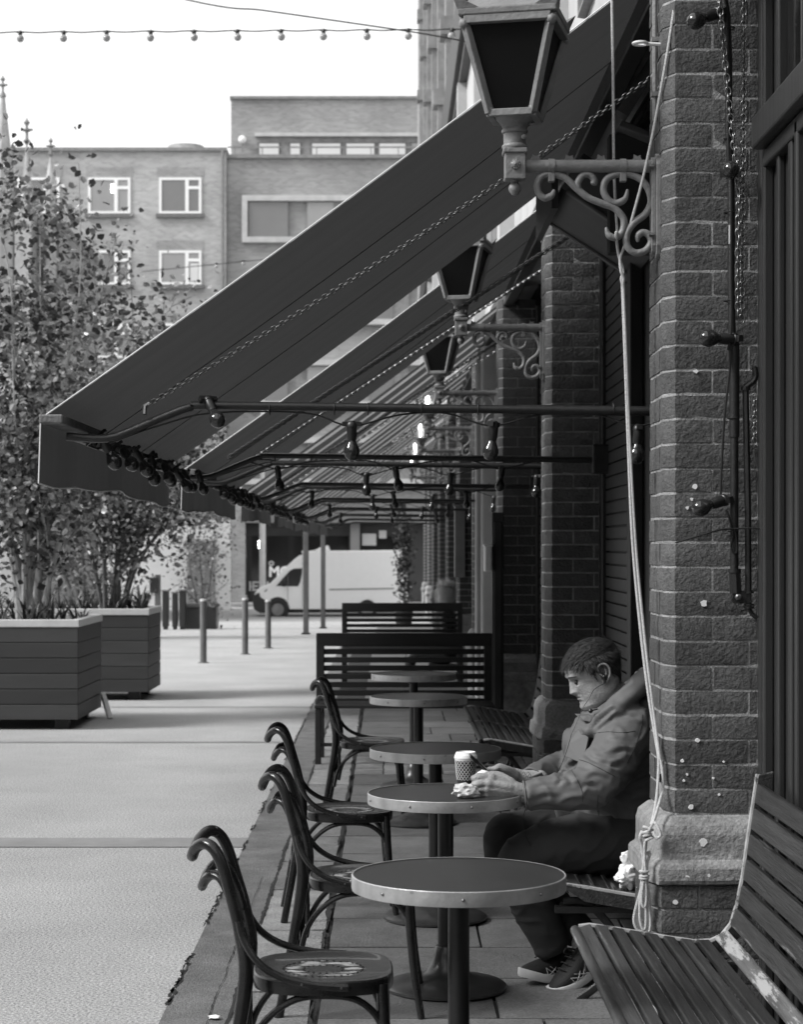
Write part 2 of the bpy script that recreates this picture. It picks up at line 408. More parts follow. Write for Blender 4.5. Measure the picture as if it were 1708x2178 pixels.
for ln in (1.1, .9, 1.35, 1.12, .95, .82, .85, 1.25, 1.1, .9, 1.3, 1.1, .95, 1.2, 1.0):
    me = stone_mesh('kerb_stone', .262, ln - .026, .018, 'kerb', .009, k)
    link('kerb_stone', me, None, bed, loc=(-.392, ypos + ln / 2, .010)); ypos += ln; k += 1
slab_m = {}
def slab(x0, x1, y0, y1, seed):
    key = (round(x1 - x0, 2), round(y1 - y0, 2), seed % 3)
    if key not in slab_m: slab_m[key] = stone_mesh('paving_slab', x1 - x0 - .014, y1 - y0 - .014, .014, 'slab', .003, seed)
    link('paving_slab', slab_m[key], None, bed, loc=((x0 + x1) / 2, (y0 + y1) / 2, .0105 + random.uniform(-.001, .0015)))
y = 4.2; row = 0
rng = random.Random(3)
while y < 19:
    dy = (.60, .62, .55)[row % 3]
    if not (13.1 < y < 14.3):
        x = -.235; q = row
        while x < 1.16:
            w = min(rng.choice((.45, .6, .75, .9)), 1.2 - x)
            if 1.2 - (x + w) < .15: w = 1.2 - x
            slab(x, x + w, y, y + dy, q); x += w; q += 1
    else:   # patch of small setts
        yy = y
        while yy < y + dy - .02:
            x = -.235
            while x < 1.1:
                w = .205
                key = ('sett', random.randint(0, 3))
                if key not in slab_m: slab_m[key] = stone_mesh('sett', .19, .095, .016, 'sett', .006, key[1])
                link('sett', slab_m[key], None, bed, loc=(x + w / 2, yy + .052, .0105)); x += w
            yy += .108
    y += dy; row += 1
mb = sheet(-.235, 1.2, [y, 30, 33, 40, 50, 58], .020); o = mb.build('far_paving', 'slab', bed)

# ================================================================== MARKET BUILDING (right side)
bld = thing('market_building', 'long Victorian brick market building with dark shopfronts and brick pillars', 'building', (1.2, 6.0, 0))
PITCH = 4.8
# wall of the bays, in pieces between pillars (recess plane X = 1.2)
mb = MB(); mb.box(1.235, 9, -12, 57, -1.0, 3.72); mb.build('wall', 'timber_black', bld, world=True)
mb = MB(); mb.box(1.02, 9, -12, 57, 3.72, 7.7); mb.build('upper_wall', 'stone_light', bld, world=True)
mb = MB(); mb.box(0.86, 9, -12, 57.2, 7.7, 8.45); mb.box(.92, 1.02, -12, 57.1, 7.56, 7.7); mb.build('cornice', 'timber_black', bld, world=True)
mb = MB(); mb.box(1.0, 9, -12, 57, 8.45, 18.5); mb.build('brick_storey', 'brick_upper', bld, world=True)
mb = MB(); mb.box(.93, 1.02, -12, 57.1, 3.52, 3.74); mb.build('fascia', 'timber_dark', bld, world=True, bevel=.01)
for k in range(11):                                    # pale stone piers on upper floors
    y0 = 6.4 + PITCH * k
    mb = MB(); mb.box(.885, 1.01, y0, y0 + .40, 8.45, 18.3)
    for z in (9.4, 11.6, 13.8, 16.0): mb.box(.80, 1.01, y0 - .06, y0 + .46, z, z + .28)
    mb.build('stone_pier', 'stone_mid', bld, world=True)
    mb = MB(); mb.box(.90, 1.03, y0 + .02, y0 + .38, 3.74, 7.56); mb.build('pilaster', 'stone_light', bld, world=True)
    for q in (1.25, 2.6, 3.6):                         # narrow pointed windows of the first floor
        ww = .2
        pts = [(1.012, y0 + q - ww, 4.3), (1.012, y0 + q + ww, 4.3), (1.012, y0 + q + ww, 5.7), (1.012, y0 + q + ww * .6, 6.0), (1.012, y0 + q, 6.2), (1.012, y0 + q - ww * .6, 6.0), (1.012, y0 + q - ww, 5.7)]
        w_ = MB().prism(pts, (.12, 0, 0)).build('window', 'glass_dark', bld, world=True)
        f = MB(); pp = [Vector(p) for p in pts]; f.tube([p + Vector((-.01, 0, 0)) for p in pp], .035, 5, closed=True); f.build('window_surround', 'stone_mid', w_, world=True)
# far end tower piece of the building that closes the street
mb = MB(); mb.box(.86, 1.0, 54.6, 57.3, 8.45, 18.5); mb.build('end_pier', 'stone_mid', bld, world=True)

# ---- rock faced bricks
HB, CH = .0695, .0793
def rock_brick(path, back, seed, h=HB, relief=.0042, nz=3):
    """path: exposed plan polyline (front to street side), back: closing plan points; outward normals are on the left of travel"""
    rr = random.Random(seed); pl = [Vector((p[0], p[1], 0)) for p in path]
    samp = []
    for a, b in zip(pl, pl[1:]):
        k = max(1, int(round((b - a).length / .034)))
        for i in range(k): samp.append(a.lerp(b, i / k))
    samp.append(pl[-1]); n = len(samp)
    nor = []
    for i in range(n):
        t = (samp[min(i + 1, n - 1)] - samp[max(i - 1, 0)]).normalized(); nor.append(Vector((-t.y, t.x, 0)))
    vs = []
    for j in range(nz + 1):
        z = h * j / nz
        for i in range(n):
            e = (i in (0, n - 1)) or (j in (0, nz))
            d = rr.uniform(-.0012, .0008) if e else relief * rr.uniform(.1, 1.0)
            vs.append(samp[i] + nor[i] * d + Vector((0, 0, z + (rr.uniform(-.0015, .0015) if j in (0, nz) else 0))))
    fs = [(j * n + i, (j + 1) * n + i, (j + 1) * n + i + 1, j * n + i + 1) for j in range(nz) for i in range(n - 1)]
    mb = MB(); mb.add(vs, fs, True)
    # close top, bottom and back
    bk = [Vector((p[0], p[1], 0)) for p in back]; o = len(mb.v)
    mb.v += [Vector((b.x, b.y, 0)) for b in bk] + [Vector((b.x, b.y, h)) for b in bk]; m = len(bk)
    mb.f.append(tuple(range(n)) + tuple(o + i for i in range(m))); mb.sm.append(False)
    mb.f.append(tuple(nz * n + i for i in range(n - 1, -1, -1)) + tuple(o + m + m - 1 - i for i in range(m))); mb.sm.append(False)
    ring = [n - 1] + [o + i for i in range(m)] + [0]; rt = [nz * n + n - 1] + [o + m + i for i in range(m)] + [nz * n]
    for i in range(len(ring) - 1): mb.f.append((ring[i], ring[i + 1], rt[i + 1], rt[i])); mb.sm.append(False)
    me = mb.mesh('brick', 35); me.materials.append(MATS['brick']); return me
# plan coordinates relative to the pillar corner (0,0): +x right, +y away from camera; exposed path runs right-to-left then back
CHX, CHY, PD, PW = -.032, .068, .38, .262
J = .009
def course_types(s=0.0):
    w, d = PW, PD
    A = [([(.231, 0), (0, 0), (CHX, CHY), (CHX, .125)], [(.06, .125), (.231, .06)]),
         ([(w, 0), (.231 + J, 0)], [(.231 + J, .09), (w, .09)]),
         ([(CHX, .125 + J), (CHX, d)], [(.06, d), (.06, .125 + J)])]
    B = [([(.114, 0), (0, 0), (CHX, CHY), (CHX, .238)], [(.06, .238), (.114, .06)]),
         ([(w, 0), (.114 + J, 0)], [(.114 + J, .09), (w, .09)]),
         ([(CHX, .238 + J), (CHX, d)], [(.06, d), (.06, .238 + J)])]
    return A, B
TYPES = course_types()
BMESH = [[[rock_brick(p, b, 100 + 31 * q + 7 * i + c) for q in range(3)] for i, (p, b) in enumerate(T)] for c, T in enumerate(TYPES)]
# lower plinth courses stand 5 cm proud
PS = .05
def proud(T):
    return [([(x - PS if x < .2 else x, y - PS if y < .3 else y) for x, y in p], b) for p, b in T]
BMESH_LOW = [[[rock_brick(p, b, 300 + 31 * q + 7 * i + c) for q in range(2)] for i, (p, b) in enumerate(proud(T))] for c, T in enumerate(TYPES)]

def pillar(cx, cy, ztop, detail, seed):
    rr = random.Random(seed)
    p = MB()
    core = [(PW + .02, .0022), (.003, .0022), (CHX + .0028, CHY + .002), (CHX + .0028, PD - .004), (PW + .02, PD - .004)]
    p.prism([(cx + x, cy + y, 0) for x, y in core], (0, 0, ztop))
    c2 = [(PW + .02, -PS + .006), (-PS + .008, -PS + .006), (CHX - PS + .008, CHY - PS + .004), (CHX - PS + .008, PD + PS - .006), (PW + .02, PD + PS - .006)]
    p.prism([(cx + x, cy + y, 0) for x, y in c2], (0, 0, .50))
    core_o = p.build('pillar', 'mortar', bld, world=True)
    off = Vector((cx, cy, 0)) - Vector(bld.location)
    # stone plinth: lower block, splay
    def ring(s, z): return [Vector((cx + PW + .01, cy - s, z)), Vector((cx - s, cy - s, z)), Vector((cx + CHX - s, cy + CHY - s * .6, z)), Vector((cx + CHX - s, cy + PD + s, z)), Vector((cx + PW + .01, cy + PD + s, z))]
    levels = [(.062, .500), (.064, .515), (.064, .552), (.060, .566), (.045, .578), (.043, .60), (.043, .655), (.034, .685), (.012, .712), (.001, .716)]
    mb = MB(); rs = [ring(s, z) for s, z in levels]
    n = 5
    vs = [v + Vector((rr.uniform(-.003, .003), rr.uniform(-.003, .003), rr.uniform(-.002, .002))) for r_ in rs for v in r_]
    fs = [(i * n + j, (i + 1) * n + j, (i + 1) * n + (j + 1) % n, i * n + (j + 1) % n) for i in range(len(rs) - 1) for j in range(n)]
    fs += [tuple(range(n)), tuple((len(rs) - 1) * n + n - 1 - j for j in range(n))]
    mb.add(vs, fs); mb.build('plinth_stone', 'plinth', core_o, world=True, bevel=.006)
    if detail:
        z = .724; c = 0
        while z < ztop:
            for i in range(3):
                link('brick', BMESH[c % 2][i][rr.randint(0, 2)], None, core_o, loc=off + Vector((rr.uniform(-.0015, .0015), rr.uniform(-.0015, .0015), z)))
            z += CH; c += 1
        z = .50 - CH + .004; c = 1
        while z > .1:
            for i in range(3):
                link('brick', BMESH_LOW[c % 2][i][rr.randint(0, 1)], None, core_o, loc=off + Vector((0, 0, z)))
            z -= CH; c += 1
    else:
        b = MB(); z = .724; c = 0
        while z < ztop:
            for i in range(3):
                me = BMESH[c % 2][i][rr.randint(0, 2)]
                pth, bk = TYPES[c % 2][i]
                b.prism([(cx + x, cy + y, z) for x, y in (pth + bk)[::-1]], (0, 0, HB))
            z += CH; c += 1
        b.build('brickwork', 'brick_far', core_o, world=True, kind='stuff')
    return core_o
CX, CY = .925, 6.40
pil1 = pillar(CX, CY, 3.56, True, 1)
pil2 = pillar(CX, CY + PITCH, 3.52, True, 2)
for k in range(2, 10): pillar(CX, CY + PITCH * k, 3.52, False, 3 + k)
# pale paint and gum spots on the near pillar
SP = [(1497, 1283, 8), (1485, 1574, 5.5), (1470, 1716, 6), (1452, 1618, 4), (1462, 1647, 3), (1530, 1690, 3), (1478, 1035, 6), (1462, 1080, 4), (1472, 1062, 4), (1540, 1620, 2.5), (1518, 1655, 2.5), (1481, 790, 5), (1455, 1660, 3)]
for px, py, r in SP:
    c = P(px, py, CY); s = r * CY / FPX
    pts = []
    for k in range(9):
        a = 2 * math.pi * k / 9; q = s * random.uniform(.65, 1.1)
        pts.append(Vector((c.x + q * math.cos(a), CY - .0062, c.z + q * math.sin(a))))
    MB().prism(pts, (0, .010, 0)).build('paint_spot', 'white_paint', pil1, world=True)
for px, py, r in ((1497, 1792, 9), (1463, 1868, 7), (1438, 1919, 6), (1509, 1862, 4)):
    zz = P(px, py, CY - .055).z; dpth = CY - (.0655 if .5 < zz < .57 else (.0440 if zz >= .57 else .0535))
    c = P(px, py, dpth); s = r * CY / FPX
    pts = [Vector((c.x + s * random.uniform(.65, 1.1) * math.cos(a), dpth - .0005, c.z + s * random.uniform(.65, 1.1) * math.sin(a))) for a in [2 * math.pi * k / 9 for k in range(9)]]
    MB().prism(pts, (0, .010, 0)).build('paint_spot', 'white_paint', pil1, world=True)

# ---- shopfront of the near bay (timber mouldings, transom, glass)
sf = MB(); sf.box(1.205, 1.232, 3.2, 6.398, .02, 3.6); shop0 = sf.build('shopfront', 'timber_dark', bld, world=True)
def vstrip(name, y0, y1, x0, x1, z0, z1, mat='timber_dark', par=None, bev=.006):
    return MB().box(x0, x1, y0, y1, z0, z1).build(name, mat, par or shop0, world=True, bevel=bev)
for (y0, y1, x0) in ((6.33, 6.393, 1.188), (6.285, 6.318, 1.178), (6.245, 6.275, 1.186), (6.20, 6.235, 1.172)):
    vstrip('moulding', y0, y1, x0, 1.2045, .05, 3.58)
for (y0, y1, x0) in ((6.02, 6.055, 1.182), (5.86, 5.875, 1.19), (5.80, 5.85, 1.176), (5.745, 5.775, 1.186), (5.69, 5.73, 1.17), (5.3, 5.36, 1.18)):
    vstrip('moulding', y0, y1, x0, 1.2045, .05, 2.80)
for (y0, y1, x0) in ((5.96, 6.0, 1.17), (5.72, 5.74, 1.19)):
    vstrip('moulding', y0, y1, x0, 1.2045, 2.93, 3.58)
MB().box(1.193, 1.2035, 5.40, 5.68, .9, 2.80).build('window_pane', 'glass_dark', shop0, world=True)
MB().box(1.196, 1.2035, 5.76, 5.95, 2.95, 3.5).build('window_pane', 'glass_dark', shop0, world=True)
MB().box(1.135, 1.2045, 3.4, 6.215, 2.815, 2.915).build('transom_beam', 'timber_dark', shop0, world=True, bevel=.008)
MB().box(1.17, 1.2045, 3.4, 6.215, 2.76, 2.812).build('transom_moulding', 'timber_dark', shop0, world=True, bevel=.006)
# ---- bays: shutter boards, door frames
def bay(k):
    y0 = CY + PD + PITCH * k; y1 = CY + PITCH * (k + 1)
    fr = MB(); fr.box(1.19, 1.234, y1 - .14, y1 - .003, .02, 3.5); fr.box(1.185, 1.234, y1 - .20, y1 - .155, .02, 3.5)
    if k == 0: fr.box(1.17, 1.234, y1 - 1.60, y1 - 1.46, .02, 3.5)
    fo = fr.build('door_frame', 'timber_black', bld, world=True, bevel=.006)
    if k < 2:
        sh = MB().box(1.222, 1.234, y1 - 1.45, y1 - .21, .05, 3.3).build('shutter', 'shutter', bld, world=True)
        me = MB().box(-.009, .009, -.615, .615, 0, .060).mesh('shutter_board'); me.materials.append(MATS['shutter'])
        z = .06
        while z < 3.2:
            link('shutter_board', me, None, sh, bevel=.003, loc=Vector((1.213, y1 - .83, z)) - Vector(bld.location)); z += .068
    if k >= 2:
        a = MB(); a.box(1.2, 1.234, y0 + .3, y1 - .5, .5, 2.6); a.build('window_pane', 'glass_dark', bld, world=True)
for k in range(9): bay(k)
# pale stone door surround further along
MB().box(1.03, 1.2, 16.55, 18.95, .02, 3.5).build('rendered_wall', 'stone_mid', bld, world=True)
for y0 in (19.0, 20.3):
    MB().box(.90, 1.2, y0, y0 + .28, .02, 3.5).build('stone_jamb', 'stone_light', bld, world=True, bevel=.02)
# slanted box and boards below the awning root in the next bay
c0 = P(1168, 455, 9.6); c1 = P(1420, 600, 9.6)
def quadbox(a, b, dy, h, name, mat, par):
    a, b = Vector(a), Vector(b); t = (b - a).normalized(); nrm = Vector((0, -1, 0)).cross(t)
    if nrm.z < 0: nrm = -nrm
    vs = [a, b, b + Vector((0, dy, 0)), a + Vector((0, dy, 0))]; vs += [v + nrm * h for v in vs]
    return MB().add(vs, [(0, 1, 2, 3), (7, 6, 5, 4), (0, 4, 5, 1), (1, 5, 6, 2), (2, 6, 7, 3), (3, 7, 4, 0)]).build(name, mat, par, world=True, bevel=.006)
a0 = P(1193, 400, 9.0); b0 = P(1400, 533, 9.0)
cb = quadbox(a0, b0, .85, .19, 'canopy_box', 'panel_dark', bld)
quadbox(a0 + Vector((.0, -.012, .0)), b0 + Vector((0, -.012, 0)), .010, .165, 'box_side', 'panel_grey', cb)
for dy in (-.035, .84): quadbox(a0 + Vector((0.02, dy, -.022)), b0 + Vector((0, dy, -.022)), .05, .018, 'edge_lath', 'lath', cb)
MB().bar(a0 + Vector((-.03, -.05, .01)), a0 + Vector((-.03, .9, .01)), .03, .22).build('end_board', 'timber_dark', cb, world=True)
# louvred box higher up
a1, b1 = P(1322, 246, 8.6), P(1400, 118, 8.6)
lv = MB().bar(a1, b1, .10, .055, up=(1, 0, .6)).build('louvre_edge', 'lath', bld, world=True)
for q in range(4):
    o_ = Vector((.05 + .035 * q, .05, -.02)); MB().bar(a1 + o_, b1 + o_, .25, .012, up=(1, 0, .6)).build('louvre', 'timber_black', lv, world=True)
quadbox(P(1318, 268, 8.5), P(1420, 310, 8.5), .5, .03, 'lower_lath', 'lath', bld)
MB().box(.96, 1.2, 8.6, 8.7, 2.85, 3.36).build('fascia_end', 'panel_dark', bld, world=True)
# signs and boxes along the wall further away
sg = thing('wall_sign', 'upright grey lightbox sign fixed to wall above benches', 'sign', P(978, 1228, 25.6))
MB().box(*[v for v in (P(967, 0, 25.6).x, P(990, 0, 25.6).x, 25.55, 25.75)], P(0, 1228, 25.6).z, P(0, 1075, 25.6).z).build('casing', 'sign_box', sg, world=True, bevel=.01)
MB().box(P(965, 0, 25.6).x, P(993, 0, 25.6).x, 25.52, 25.8, P(0, 1076, 25.6).z, P(0, 1068, 25.6).z).build('cap', 'stone_mid', sg, world=True)
MB().box(P(990, 0, 25.6).x, .90, 25.6, 25.7, P(0, 1180, 25.6).z, P(0, 1172, 25.6).z).build('bracket', 'iron_black', sg, world=True)
mb_ = thing('meter_box', 'small white meter box fixed beside dark door panel', 'box', P(1037, 1215, 15.8))
MB().box(P(1030, 0, 15.8).x, P(1046, 0, 15.8).x, 15.7, 15.92, P(0, 1216, 15.8).z, P(0, 1158, 15.8).z).build('casing', 'white_paint', mb_, world=True, bevel=.012)
MB().box(P(1028.5, 0, 15.8).x, P(1046.5, 0, 15.8).x, 15.69, 15.93, P(0, 1163, 15.8).z, P(0, 1158, 15.8).z).build('lid', 'cup_white', mb_, world=True, bevel=.006)
dp = thing('door_panel', 'tall dark folding door leaf standing out from wall', 'door', P(1058, 1360, 15.85))
MB().box(P(1046, 0, 15.85).x, P(1071, 0, 15.85).x, 15.80, 15.86, .02, P(0, 1090, 15.85).z).build('leaf', 'timber_dark', dp, world=True, bevel=.006)
MB().box(P(1050, 0, 15.85).x, P(1067, 0, 15.85).x, 15.786, 15.80, .3, P(0, 1110, 15.85).z).build('panel', 'panel_dark', dp, world=True, bevel=.006)
# ================================================================== AWNINGS
AX0, AZ0 = -1.205, 2.035            # front edge
AXW, AZW = 1.00, 3.66               # root at the wall
LINK = None
def link_mesh(name, ln, wd, r, n=10, m=5):
    pts = []
    for i in range(n):
        a = 2 * math.pi * i / n
        pts.append((math.cos(a) * ln / 2, math.sin(a) * wd / 2, 0))
    me = MB().tube(pts, r, m, closed=True).mesh(name, 80); me.materials.append(MATS['chain_metal']); return me
CL = link_mesh('link', .0262, .0165, .0025)
CL2 = link_mesh('link', .031, .0185, .0026)
def chain(parent, pts, me, pitch, off):
    """separate links along a path (children of a chain thing)"""
    pts = [Vector(p) for p in pts]; seg = 0; pos = 0.0; total = [0]
    for a, b in zip(pts, pts[1:]): total.append(total[-1] + (b - a).length)
    n = int(total[-1] / pitch); i = 0
    for k in range(n):
        s = k * pitch
        while seg < len(pts) - 2 and total[seg + 1] < s: seg += 1
        a, b = pts[seg], pts[seg + 1]; t = (s - total[seg]) / max(1e-6, (b - a).length)
        p = a.lerp(b, t); d = (b - a).normalized()
        roll = (R(18) if k % 2 else R(108)) + random.uniform(-.12, .12)
        q = d.to_track_quat('X', 'Z') 
        rot = (q.to_matrix() @ Matrix.Rotation(roll, 3, 'X')).to_euler()
        link('link', me, None, parent, loc=p - off, rot=rot)
def chain_joined(mb, a, b, pitch=.034):
    a, b = Vector(a), Vector(b); n = int((b - a).length / pitch); d = (b - a).normalized(); q = d.to_track_quat('X', 'Z').to_matrix()
    for k in range(n):
        p = a.lerp(b, k / n); roll = R(15) if k % 2 else R(105); Mx = q @ Matrix.Rotation(roll, 3, 'X')
        pts = [p + Mx @ Vector((math.cos(2 * math.pi * i / 8) * .022, math.sin(2 * math.pi * i / 8) * .012, 0)) for i in range(8)]
        mb.tube(pts, .0032, 4, closed=True)

BULB_PROF = [(1e-6, -.078), (.010, -.0765), (.019, -.071), (.026, -.060), (.0285, -.048), (.027, -.036), (.022, -.025), (.016, -.014), (.0135, -.004), (.0135, .004)]
HOLD_PROF = [(.0150, -.006), (.0165, -.002), (.0165, .004), (.0178, .006), (.0178, .040), (.020, .042), (.020, .052), (.014, .060), (.010, .064)]
me_bulb = MB().lathe(BULB_PROF, n=16).mesh('bulb', 60); me_bulb.materials.append(MATS['bulb_dark'])
hb = MB().lathe(HOLD_PROF, n=14); hb.box(-.034, .034, -.010, .010, .044, .060); me_hold = hb.mesh('bulb_holder'); me_hold.materials.append(MATS['holder'])
def bulb(parent, pos, down, off, s=1.0, yaw=0.0):
    d = Vector(down).normalized()
    q = (-d).to_track_quat('Z', 'Y').to_matrix() @ Matrix.Rotation(yaw, 3, 'Z')
    o = link('bulb', me_bulb, None, parent, loc=Vector(pos) - off, rot=q.to_euler()); o.scale = (s, s, s)
    h = link('bulb_holder', me_hold, None, o)
    return o

def arm_path(y, x_wall):
    z = 2.066
    ax, az = P(398, 868, 7.05).x, z
    return [Vector((x_wall, y, z - .012)), Vector((.3, y, z)), Vector((-.60, y, z + .012)), Vector((-.70, y, z + .006)), Vector((-.80, y, z - .03)), Vector((-.93, y, z - .085)), Vector((-.985, y, z - .102)), Vector((-1.04, y, z - .105)), Vector((-1.14, y, z - .098))]

def awning(k):
    y0 = 7.0 + PITCH * k; y1 = y0 + 4.04
    lab = ['dark plain canvas awning on chains, first after the near brick pillar', 'dark plain canvas awning on chains in the second bay, beyond the second wall lantern',
           'striped awning in the third bay'][min(k, 2)]
    if k >= 2: lab = ['striped canvas awning in the third bay, directly beyond the plain dark awnings', 'striped canvas awning with deep front valance in the fourth bay', 'striped canvas awning in the fifth bay below the lit lanterns', 'striped canvas awning in the sixth bay, in front of the tall posts', 'striped canvas awning at the far end, held by tall posts', 'last small striped awning before the street end'][k - 2]
    t = thing('awning', lab, 'awning', (AXW, (y0 + y1) / 2, AZW), 0, 'awnings along the market wall')
    # canvas sheet with slight sag and seams
    nx, ny = 24, 16
    def surf(u, v):
        x = AXW + (AX0 - AXW) * u; z = AZW + (AZ0 - AZW) * u
        sag = -.025 * math.sin(math.pi * u) * (1 + .2 * math.sin(v * 9)) - .008 * math.sin(math.pi * u) * math.sin(v * math.pi * 4) ** 2
        return Vector((x, y0 + (y1 - y0) * v, z + sag))
    mb = MB(); vs = []; fs = []
    for i in range(nx + 1):
        for j in range(ny + 1): vs.append(surf(i / nx, j / ny))
    for i in range(nx):
        for j in range(ny):
            a = i * (ny + 1) + j; fs.append((a, a + 1, a + ny + 2, a + ny + 1))
    if k < 2:
        mb.add(vs, fs, True); me = mb.mesh('canvas')
        me.materials.append(MATS['canvas'])
        o = link('canvas', me, None, t); me.transform(Matrix.Translation(-Vector(t.location)))
        for v in (.33, .66):        # sewn seams
            pts = [surf(i / 14, v) + Vector((0, 0, -.0015)) for i in range(15)]
            MB().tube(pts, .0022, 5, flat=.5).build('seam', 'canvas', o, world=True)
        pts = [surf(i / 14, 0) + Vector((0, -.004, .004)) for i in range(15)]
        MB().tube(pts, .0028, 5).build('lit_edge', 'canvas_edge', o, world=True)  # lit near edge of the awning, painted in as a thin pale line
    else:
        mb.add(vs, fs, True); me = mb.mesh('canvas')
        me.materials.append(MATS['stripe_dark']); me.materials.append(MATS['stripe_light']); me.materials.append(MATS['stone_mid'])
        for i, p in enumerate(me.polygons):
            c = (i % ny); p.material_index = (1 if c % 4 == 1 else 0) if c not in (0,) else 0
        o = link('canvas', me, None, t); me.transform(Matrix.Translation(-Vector(t.location)))
    # wooden front bar
    bm_ = MB(); bm_.box(AX0 - .008, AX0 + .075, y0 - .09, y0 + .9, AZ0 - .030, AZ0 + .002)
    bm_.box(AX0 - .01, AX0 + .045, y0 + .9, y1 + .02, AZ0 - .05, AZ0 - .008)
    bm_.build('front_bar', 'bar_wood', t, world=True, bevel=.006)
    # valance
    n = 40; vs = []; fs = []
    for i in range(n + 1):
        v = i / n; yy = y0 - .03 + (y1 - y0 + .03) * v
        w1 = .010 * math.sin(v * 17) + .006 * math.sin(v * 41 + 1); dz = -.205 - .012 * math.sin(v * 8 + 1) - .006 * math.sin(v * 23)
        for j in range(5):
            u = j / 4
            vs.append((AX0 - .012 + w1 * u + (-.012 + .03 * v) * u, yy, AZ0 - .02 + dz * u))
    for i in range(n):
        for j in range(4): a = i * 5 + j; fs.append((a, a + 5, a + 6, a + 1))
    mv = MB().add(vs, fs, True); o = mv.build('valance', 'canvas' if k < 2 else 'stripe_dark', t, world=True)
    if k < 2:
        MB().tube([Vector(vs[i * 5 + 4]) for i in range(n + 1)], .003, 5).build('hem', 'canvas_edge' if k == 0 else 'canvas', o, world=True)
        MB().tube([Vector(vs[j]) + Vector((0, -.002, 0)) for j in range(5)], .003, 5).build('side_hem', 'canvas_edge', o, world=True)
    # arms (near and far end)
    for q, yy in enumerate((y0 + .06, y1 - .12)):
        pth = arm_path(yy, 1.19)
        ao = MB().tube(spline(pth, 5), .0150, 10).build('arm', 'iron_black', t, world=True)
        if k < 2:
            MB().tube([Vector((.46, yy, 2.064)), Vector((1.19, yy, 2.055))], .0175, 10).build('arm_sleeve', 'iron_black', ao, world=True)
            for xx in (-.88, -.62, -.42, -.19, -.07, .12, .32, .8): 
                zz = 2.074 if xx > -.65 else 2.0
                if xx > -.65: MB().tube([Vector((xx, yy + .018 * math.cos(a), zz - .008 + .022 * math.sin(a))) for a in [2 * math.pi * i / 10 for i in range(10)]], .0022, 4, closed=True).build('cable_tie', 'cable', ao, world=True)
        MB().box(1.12, 1.235, yy - .05, yy + .05, 1.98, 2.14).build('arm_bracket', 'iron_black', ao, world=True, bevel=.01)
    # front rail
    MB().tube([Vector((-1.12, y0 + .06, 1.966)), Vector((-1.12, y1 - .12, 1.962))], .013, 8).build('front_rail', 'iron_black', t, world=True)
    # chains that hold the arms
    for q, yy in enumerate((y0 + .06, y1 - .12)):
        a = Vector((-.862, yy, 2.075)); b = Vector((1.02, yy, 3.30))
        if k == 0 and q == 0:
            ct = thing('support_chain', 'steel chain holding up the near end of the first plain awning', 'chain', b, 0, 'awning support chains')
            n_ = 24; pts = [a.lerp(b, i / n_) + Vector((0, 0, -.03 * math.sin(math.pi * i / n_))) for i in range(n_ + 1)]
            chain(ct, pts, CL, .0178, Vector(ct.location))
            MB().tube([a + Vector((0, -.02, -.03)), a + Vector((0, -.006, 0)), a + Vector((.015, 0, .012))], .007, 6).build('shackle', 'chain_metal', ct, world=True)
        elif k < 4:
            which = ('far end of the first plain awning', 'near end of the second plain awning', 'far end of the second plain awning', 'near end of the first striped awning', 'far end of the first striped awning', 'near end of the second striped awning', 'far end of the second striped awning')[2 * k + q - 1]
            ct = thing('support_chain', 'dark steel chain holding up the ' + which, 'chain', b, 0, 'awning support chains')
            cm = MB(); chain_joined(cm, a, b + Vector((0, 0, 0)), .019 if k < 2 else .03); cm.build('links', 'chain_metal', ct, world=True, kind='stuff')
    # festoon lights on the arms and rail
    if k < 4:
        nm = ('first plain awning', 'second plain awning', 'first striped awning', 'second striped awning')[k]
        for q, yy in enumerate((y0 + .06, y1 - .12)):
            ft = thing('festoon_lights', 'dark bulbs on black cable tied under the %s arm of the %s' % ('near' if q == 0 else 'far', nm), 'string lights', (0, yy, 2.05), 0, 'festoon bulbs on the awning frames')
            off = Vector(ft.location); cb_ = []
            xs = [-.128, .37, .885] if q == 0 else [-.6, .05, .62]
            for x in xs:
                zz = 2.012 if x < .8 else 2.0
                tilt = {-.128: 0, .37: .13, .885: .08}.get(x, random.uniform(-.3, .3))
                bulb(ft, (x, yy - .01, zz - .052 ), (-tilt * .9, random.uniform(-.1, .1), -1), off, 1.0)
            if q == 0 and k == 0: bulb(ft, P(452, 872, yy - .03), (.25, -.35, -.5), off)
            pts = [Vector((-.99, yy, 1.945)), Vector((-.80, yy, 2.01)), Vector((-.62, yy, 2.052))]
            for i, x in enumerate(xs):
                pts += [Vector((x - .17, yy, 2.052)), Vector((x - .035, yy - .008, 2.010)), Vector((x + .035, yy - .008, 2.010)), Vector((x + .17, yy, 2.045))]
            MB().tube(spline(pts, 4), .0036, 5).build('cable', 'cable', ft, world=True)
        ft = thing('festoon_lights', 'row of dark bulbs hanging along the front rail of the %s' % nm, 'string lights', (-1.1, y0 + .3, 1.95), 0, 'festoon bulbs on the awning frames')
        off = Vector(ft.location); nb = 9
        for i in range(nb):
            yy = y0 + .28 + i * .43
            bulb(ft, (-1.02 + random.uniform(-.02, .02), yy, 1.925 + random.uniform(-.012, .012)), (.35 + random.uniform(-.2, .3), random.uniform(-.8, .2), -.8), off)
        pts = []
        for i in range(nb * 4 + 1): pts.append(Vector((-1.085 + .025 * math.sin(i * 2.1), y0 + .1 + i * .43 / 4, 1.955 + .014 * math.sin(i * 1.7))))
        MB().tube(pts, .005, 5).build('cable', 'cable', ft, world=True)
